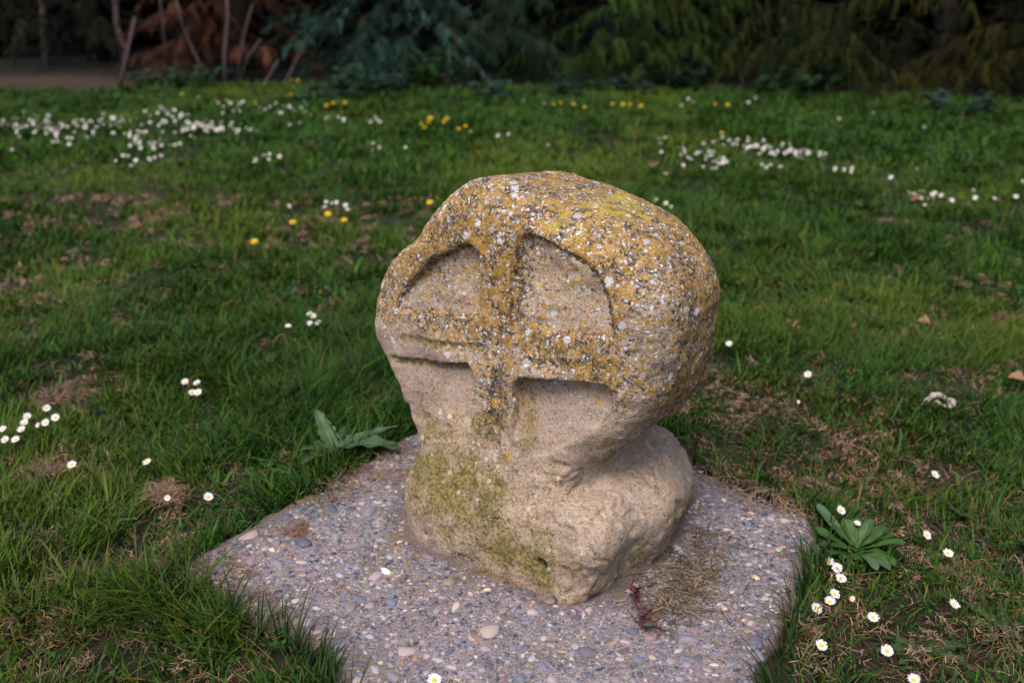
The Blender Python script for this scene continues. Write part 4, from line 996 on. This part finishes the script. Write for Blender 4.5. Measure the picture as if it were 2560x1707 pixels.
def blocker_geo(cx, cy, R, H, n, c):           # near-black leaf quads added inside the crown to block sky and paint gloom
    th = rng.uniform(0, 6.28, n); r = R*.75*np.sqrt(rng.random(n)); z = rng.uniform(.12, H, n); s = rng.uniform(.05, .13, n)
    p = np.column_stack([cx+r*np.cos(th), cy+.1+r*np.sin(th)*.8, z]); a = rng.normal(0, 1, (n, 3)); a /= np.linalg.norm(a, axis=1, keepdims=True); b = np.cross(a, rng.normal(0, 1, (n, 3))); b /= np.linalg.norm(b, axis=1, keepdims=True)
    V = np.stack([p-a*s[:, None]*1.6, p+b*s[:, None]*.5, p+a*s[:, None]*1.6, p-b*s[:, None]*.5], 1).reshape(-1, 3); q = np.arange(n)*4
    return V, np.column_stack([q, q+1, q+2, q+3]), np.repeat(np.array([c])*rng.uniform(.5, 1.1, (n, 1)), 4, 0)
def conifer(name, lab, cx, cy, R, H, nb, c0, c1, grp, zlo=.08, K=15, inner=900, arch=0, **kw):
    root = empty(name, (cx, cy, 0)); tag(root, lab, 'tree', grp)
    me = mesh('trunk', *tube([(0, 0, -.05), (.02, 0, .6), (0, .03, 1.6), (0, 0, H)], [.11, .08, .06, .02], 9)); link('trunk', me, TRUNK, root)
    def gen(n):
        th = rng.uniform(0, 6.28, n); front = rng.random(n) < .72; th = np.where(front, -np.pi/2+rng.normal(0, .85, n), th)
        z = zlo+(H-zlo)*rng.random(n)**2.2; r = R*(1-.75*z/H)*rng.uniform(.1, .72, n)
        return np.column_stack([r*np.cos(th), r*np.sin(th), z+.12]), th+rng.normal(0, .35, n)
    V, T, Q, C = crown_geo(nb, gen, c0, c1, K, **kw); V[:, 2] = np.maximum(V[:, 2], .015+.03*rng.random(len(V)))
    Vi, Qi, Ci = blocker_geo(0, .35, R, H, inner, (.004, .004, .003))
    if arch:                                 # long arching boughs that hang out over the lawn's edge
        def gen2(n):
            sg = np.where(rng.random(n) < .5, -1, 1)
            return np.column_stack([-sg*rng.uniform(-.1, .5, n), -R*rng.uniform(.45, .8, n), rng.uniform(.30, .75, n)]), np.where(sg > 0, 0, np.pi)+sg*rng.uniform(-.7, .1, n)
        V2, T2, Q2, C2 = crown_geo(arch, gen2, tuple(.7*q for q in c1), tuple(1.15*q for q in c1), 22, Lr=(.55, .85), bl=(.13, .19), droop=.42, hang=1.2, dead=.02); V2[:, 2] = np.maximum(V2[:, 2], .03)
        Q = np.concatenate([Q+len(V2), Q2]); T = np.concatenate([T+len(V2), T2]); V = np.concatenate([V2, V]); C = np.concatenate([C2, C])
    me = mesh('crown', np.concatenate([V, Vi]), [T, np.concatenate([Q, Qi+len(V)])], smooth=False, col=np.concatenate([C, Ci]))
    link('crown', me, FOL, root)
    return root
GT = 'conifers along the back of the lawn'
BLU = ((.008, .023, .017), (.034, .074, .058)); MID = ((.007, .019, .003), (.026, .051, .009)); OLV = ((.003, .0045, .0015), (.013, .015, .004)); DRK = ((.003, .005, .003), (.010, .015, .009))
conifer('cypress_tree', 'dark shadowy conifer with bare trunk at the far left', -5.1, 10.10, 1.3, 4.2, 112, *DRK, GT, zlo=.35)
conifer('cypress_tree', 'dark low-skirted conifer behind the tan bare ground', -3.9, 9.70, 1.2, 4.0, 142, *DRK, GT, zlo=.2)
conifer('cypress_tree', 'blue green feathery conifer right of the dead brown one', -1.05, 8.65, 1.25, 4.2, 225, *BLU, GT, zlo=.07, hang=.55)
conifer('cypress_tree', 'dark conifer with blue tinted boughs left of the middle', -.1, 8.90, 1.2, 4.4, 195, (.006, .014, .009), (.020, .040, .026), GT, zlo=.05, arch=7)
conifer('cedar_tree', 'green cedar with long arching boughs in the middle', 1.0, 8.75, 1.35, 4.4, 225, *MID, GT, zlo=.05, Lr=(.45, .8), hang=.9, arch=11)
conifer('cedar_tree', 'olive cedar with hanging shoots right of the middle', 2.25, 8.60, 1.35, 4.4, 210, (.005, .010, .003), (.022, .030, .007), GT, zlo=.07, Lr=(.4, .7), hang=1.0, arch=9)
conifer('cedar_tree', 'dark olive cedar with yellowish tips on the right', 3.4, 8.20, 1.3, 4.2, 210, (.004, .006, .0015), (.028, .028, .005), GT, zlo=.05, hang=1.0, arch=5)
conifer('cedar_tree', 'very dark dense cedar at the right picture edge', 4.5, 7.90, 1.3, 4.2, 195, *OLV, GT, zlo=.03, hang=1.0)
conifer('cedar_tree', 'dark cedar just beyond the right picture edge', 5.9, 8.10, 1.3, 4.2, 120, *OLV, GT, zlo=.03, hang=1.0)
# the dead conifer: pale bare stems and rust-brown sprays
def dead_conifer():
    cx, cy = -2.35, 8.75; root = empty('dead_conifer', (cx, cy, 0)); tag(root, 'dead conifer with rusty brown sprays and pale bare stems', 'tree', GT)
    o = np.array([cx, cy, 0])
    stems = [[(310, 40, 7.95), (290, 130, 7.85), (272, 192, 7.75)], [(518, -60, 7.9), (524, 40, 7.85), (516, 120, 7.8), (518, 207, 7.75)], [(360, -60, 8.2), (372, 40, 8.2), (384, 160, 8.1)], [(395, -40, 8.1), (420, 60, 8.1), (450, 130, 8.0), (485, 175, 7.95)],
             [(580, 10, 8.2), (560, 80, 8.1), (540, 165, 8.0)], [(600, 90, 8.0), (570, 130, 8.0), (545, 160, 8.0)], [(638, 145, 7.9), (618, 175, 7.8), (596, 207, 7.7)], [(690, 120, 8.0), (670, 160, 7.9), (650, 200, 7.8)]]
    for i, st in enumerate(stems):
        P = [atY(x, y, Y)-o for x, y, Y in st]; P[-1] = P[-1]*np.array([1, 1, 0])
        r = .015 if i in (0, 1) else .010
        link('stem', mesh('stem', *tube(P, np.linspace(r*.7, r, len(P)), 7)), PALE, root)
    link('trunk', mesh('trunk', *tube([(0, .3, -.05), (.05, .3, .8), (0, .35, 2.), (0, .3, 3.6)], [.1, .085, .06, .02], 9)), TRUNK, root)
    def gen(n):
        th = -np.pi/2+rng.normal(0, 1.0, n); z = .12+2.6*rng.random(n)**1.8; r = rng.uniform(.05, .75, n)
        return np.column_stack([r*np.cos(th)*.95-.1, r*np.sin(th)*.75, z+.05]), th+rng.normal(0, .5, n)
    V, T, Q, C = crown_geo(230, gen, (.012, .005, .0035), (.070, .028, .017), 14, Lr=(.25, .42), bl=(.09, .15), dead=.0, hang=.8); V[:, 2] = np.maximum(V[:, 2], .02)
    Vi, Qi, Ci = blocker_geo(0, .5, .9, 3.4, 500, (.008, .005, .004))
    link('crown', mesh('crown', np.concatenate([V, Vi]), [T, np.concatenate([Q, Qi+len(V)])], smooth=False, col=np.concatenate([C, Ci])), FOL, root)
dead_conifer()
# bare grey trunks in the gloom at the left
for pts, lab in (([(262, -60, 9.2), (268, 60, 9.1), (285, 105, 9.0), (290, 172, 9.0)], 'pale grey bare trunk between the dead conifer and the dark left trees'),
                 ([(95, -40, 9.6), (100, 80, 9.5), (112, 172, 9.4)], 'grey bare trunk in the dark gap at the far left')):
    P = [atY(*p) for p in pts]; P[-1][2] = 0; b = P[-1].copy(); root = empty('bare_tree', b); tag(root, lab, 'tree')
    top = [P[0]+np.array([.05, .1, 2.2]), P[0]+np.array([0, 0, 1.0])]
    link('trunk', mesh('trunk', *tube([q-b for q in top+P], np.linspace(.012, .036, len(P)+2), 8)), PALE, root)
    br = []
    for k in range(6):
        s = P[0]+np.array([0, 0, .2+.3*k]); a = random.uniform(0, 6.28); br.append(tube([s-b, s-b+np.array([.3*math.cos(a), .3*math.sin(a), .2]), s-b+np.array([.6*math.cos(a), .6*math.sin(a), .25])], [.012, .009, .004], 5))
    link('crown', mesh('crown', *join(br)), PALE, root)
# dark wood added behind the trees: blocks horizon light and closes the view
def wood():
    n = 16000; x = rng.uniform(-16, 16, n); y = rng.uniform(11.0, 15.0, n); z = 6.5*rng.random(n)**1.3; s = rng.uniform(.1, .32, n)
    p = np.column_stack([x, y, z]); a = rng.normal(0, 1, (n, 3)); a /= np.linalg.norm(a, axis=1, keepdims=True); b = np.cross(a, rng.normal(0, 1, (n, 3))); b /= np.linalg.norm(b, axis=1, keepdims=True)
    V = np.stack([p-a*s[:, None]*1.5, p+b*s[:, None]*.55, p+a*s[:, None]*1.5, p-b*s[:, None]*.55], 1).reshape(-1, 3); V[:, 2] = np.maximum(V[:, 2], .01); q = np.arange(n)*4
    C = np.repeat(np.array([[.004, .006, .003]])*rng.uniform(.5, 1.6, (n, 1)), 4, 0)
    tag(link('wood_blocker', mesh('wood_blocker', V, np.column_stack([q, q+1, q+2, q+3]), smooth=False, col=C), FOL), 'dark wood added behind the conifers to block horizon light', kind='stuff')
wood()
# blue sheet glimpsed through the boughs
def sheet():
    a, b = atY(1270, 20, 9.75), atY(1530, 110, 9.75); V, F = [], []; nx, nz = 14, 6
    for j in range(nz+1):
        for i in range(nx+1):
            s, t = i/nx, j/nz; V.append(((b[0]-a[0])*(s-.5), .05*math.sin(s*9)+.03*math.sin(t*5), .10+(a[2]-b[2]+.25)*(t)))
    for j in range(nz):
        for i in range(nx): k = j*(nx+1)+i; F.append((k, k+1, k+nx+2, k+nx+1))
    t = NT('blue_sheeting'); m = t.out(t.mix(t.noise(t.n('TexCoord').outputs['Object'], 6, 3), (.006, .02, .07), (.012, .036, .11)), .5)
    o = link('plastic_sheet', mesh('plastic_sheet', V, F), m, loc=((a[0]+b[0])/2, 9.75, 0)); md = o.modifiers.new('thickness', 'SOLIDIFY'); md.thickness = .004
    tag(o, 'dark blue sheet glimpsed in the gloom between the cedars', 'sheet')
sheet()
# weeds at the foot of the trees
WEED = [leaf_mat('weed_leaf', (.014, .042, .016), (.030, .070, .032), 20, .5, .2), leaf_mat('fresh_weed_leaf', (.022, .058, .006), (.042, .09, .012), 20, .5, .2), leaf_mat('blue_weed_leaf', (.016, .042, .030), (.034, .068, .052), 20, .5, .2)]
def weed(px, py, R, H, n, mi, lab):
    H *= 1.35; n = int(n*1.6)
    p = at(px, py, 0); root = empty('weed_plant', (p[0], p[1], 0)); tag(root, lab, 'plant', 'weeds at the foot of the trees')
    st, V, F = [], [], []
    for k in range(max(6, n//14)):
        a = random.uniform(0, 6.28); r = R*math.sqrt(random.random()); h = H*random.uniform(.55, 1)*(1-.4*r/R)
        b = np.array([.6*r*math.cos(a), .6*r*math.sin(a), 0]); e = np.array([r*math.cos(a), r*math.sin(a), h]); st.append(tube([b, (b+e)/2+[0, 0, h*.1], e], [.003, .002, .001], 4))
        for j in range(14):
            t = random.uniform(.15, 1); c = b+(e-b)*t; yaw = random.uniform(0, 6.28); L = random.uniform(.04, .085); v, f = leaf_geo(L, L*.6, random.uniform(.1, .6), 0, .2, 3, j)
            v = np.array(v)@np.array(Matrix.Rotation(yaw, 3, 'Z')).T+c; o = len(V); V += [tuple(q) for q in v]; F += [tuple(i+o for i in q) for q in f]
    for q in st: link('stem', mesh('stem', *q), STEM, root)
    me = mesh('foliage', V, F); link('foliage', me, WEED[mi], root)
for a in [(1000, 205, .22, .26, 150, 1, 'fresh green weed clump at the foot of the trees, left of the middle'), (820, 222, .3, .2, 150, 0, 'low green weed clump under the blue green conifer'), (900, 215, .2, .18, 90, 2, 'blue tinted weed clump beside the fresh green one'),
          (1420, 215, .25, .14, 110, 2, 'blue tinted weed clump under the arching cedar boughs'), (1560, 205, .25, .2, 120, 2, 'upright blue tinted weed clump right of the arching boughs'), (1790, 215, .26, .2, 150, 0, 'dense green weed clump at the foot of the right cedars'),
          (1890, 205, .28, .24, 170, 0, 'largest dark green weed clump left of the pinkish litter'), (440, 205, .25, .16, 110, 0, 'green weed clump under the dead brown conifer'), (360, 200, .2, .12, 80, 0, 'low weed clump beside the leaning pale stem'),
          (740, 235, .25, .12, 90, 2, 'low blue tinted weed clump left of the far dandelions'), (2200, 260, .25, .14, 90, 2, 'low weed clump under the very dark right cedar'), (1280, 225, .2, .1, 70, 0, 'small weed clump behind the yellow dandelion row'),
          (1130, 225, .22, .12, 80, 2, 'small weed clump in the middle under the cedar')]:
    weed(*a)
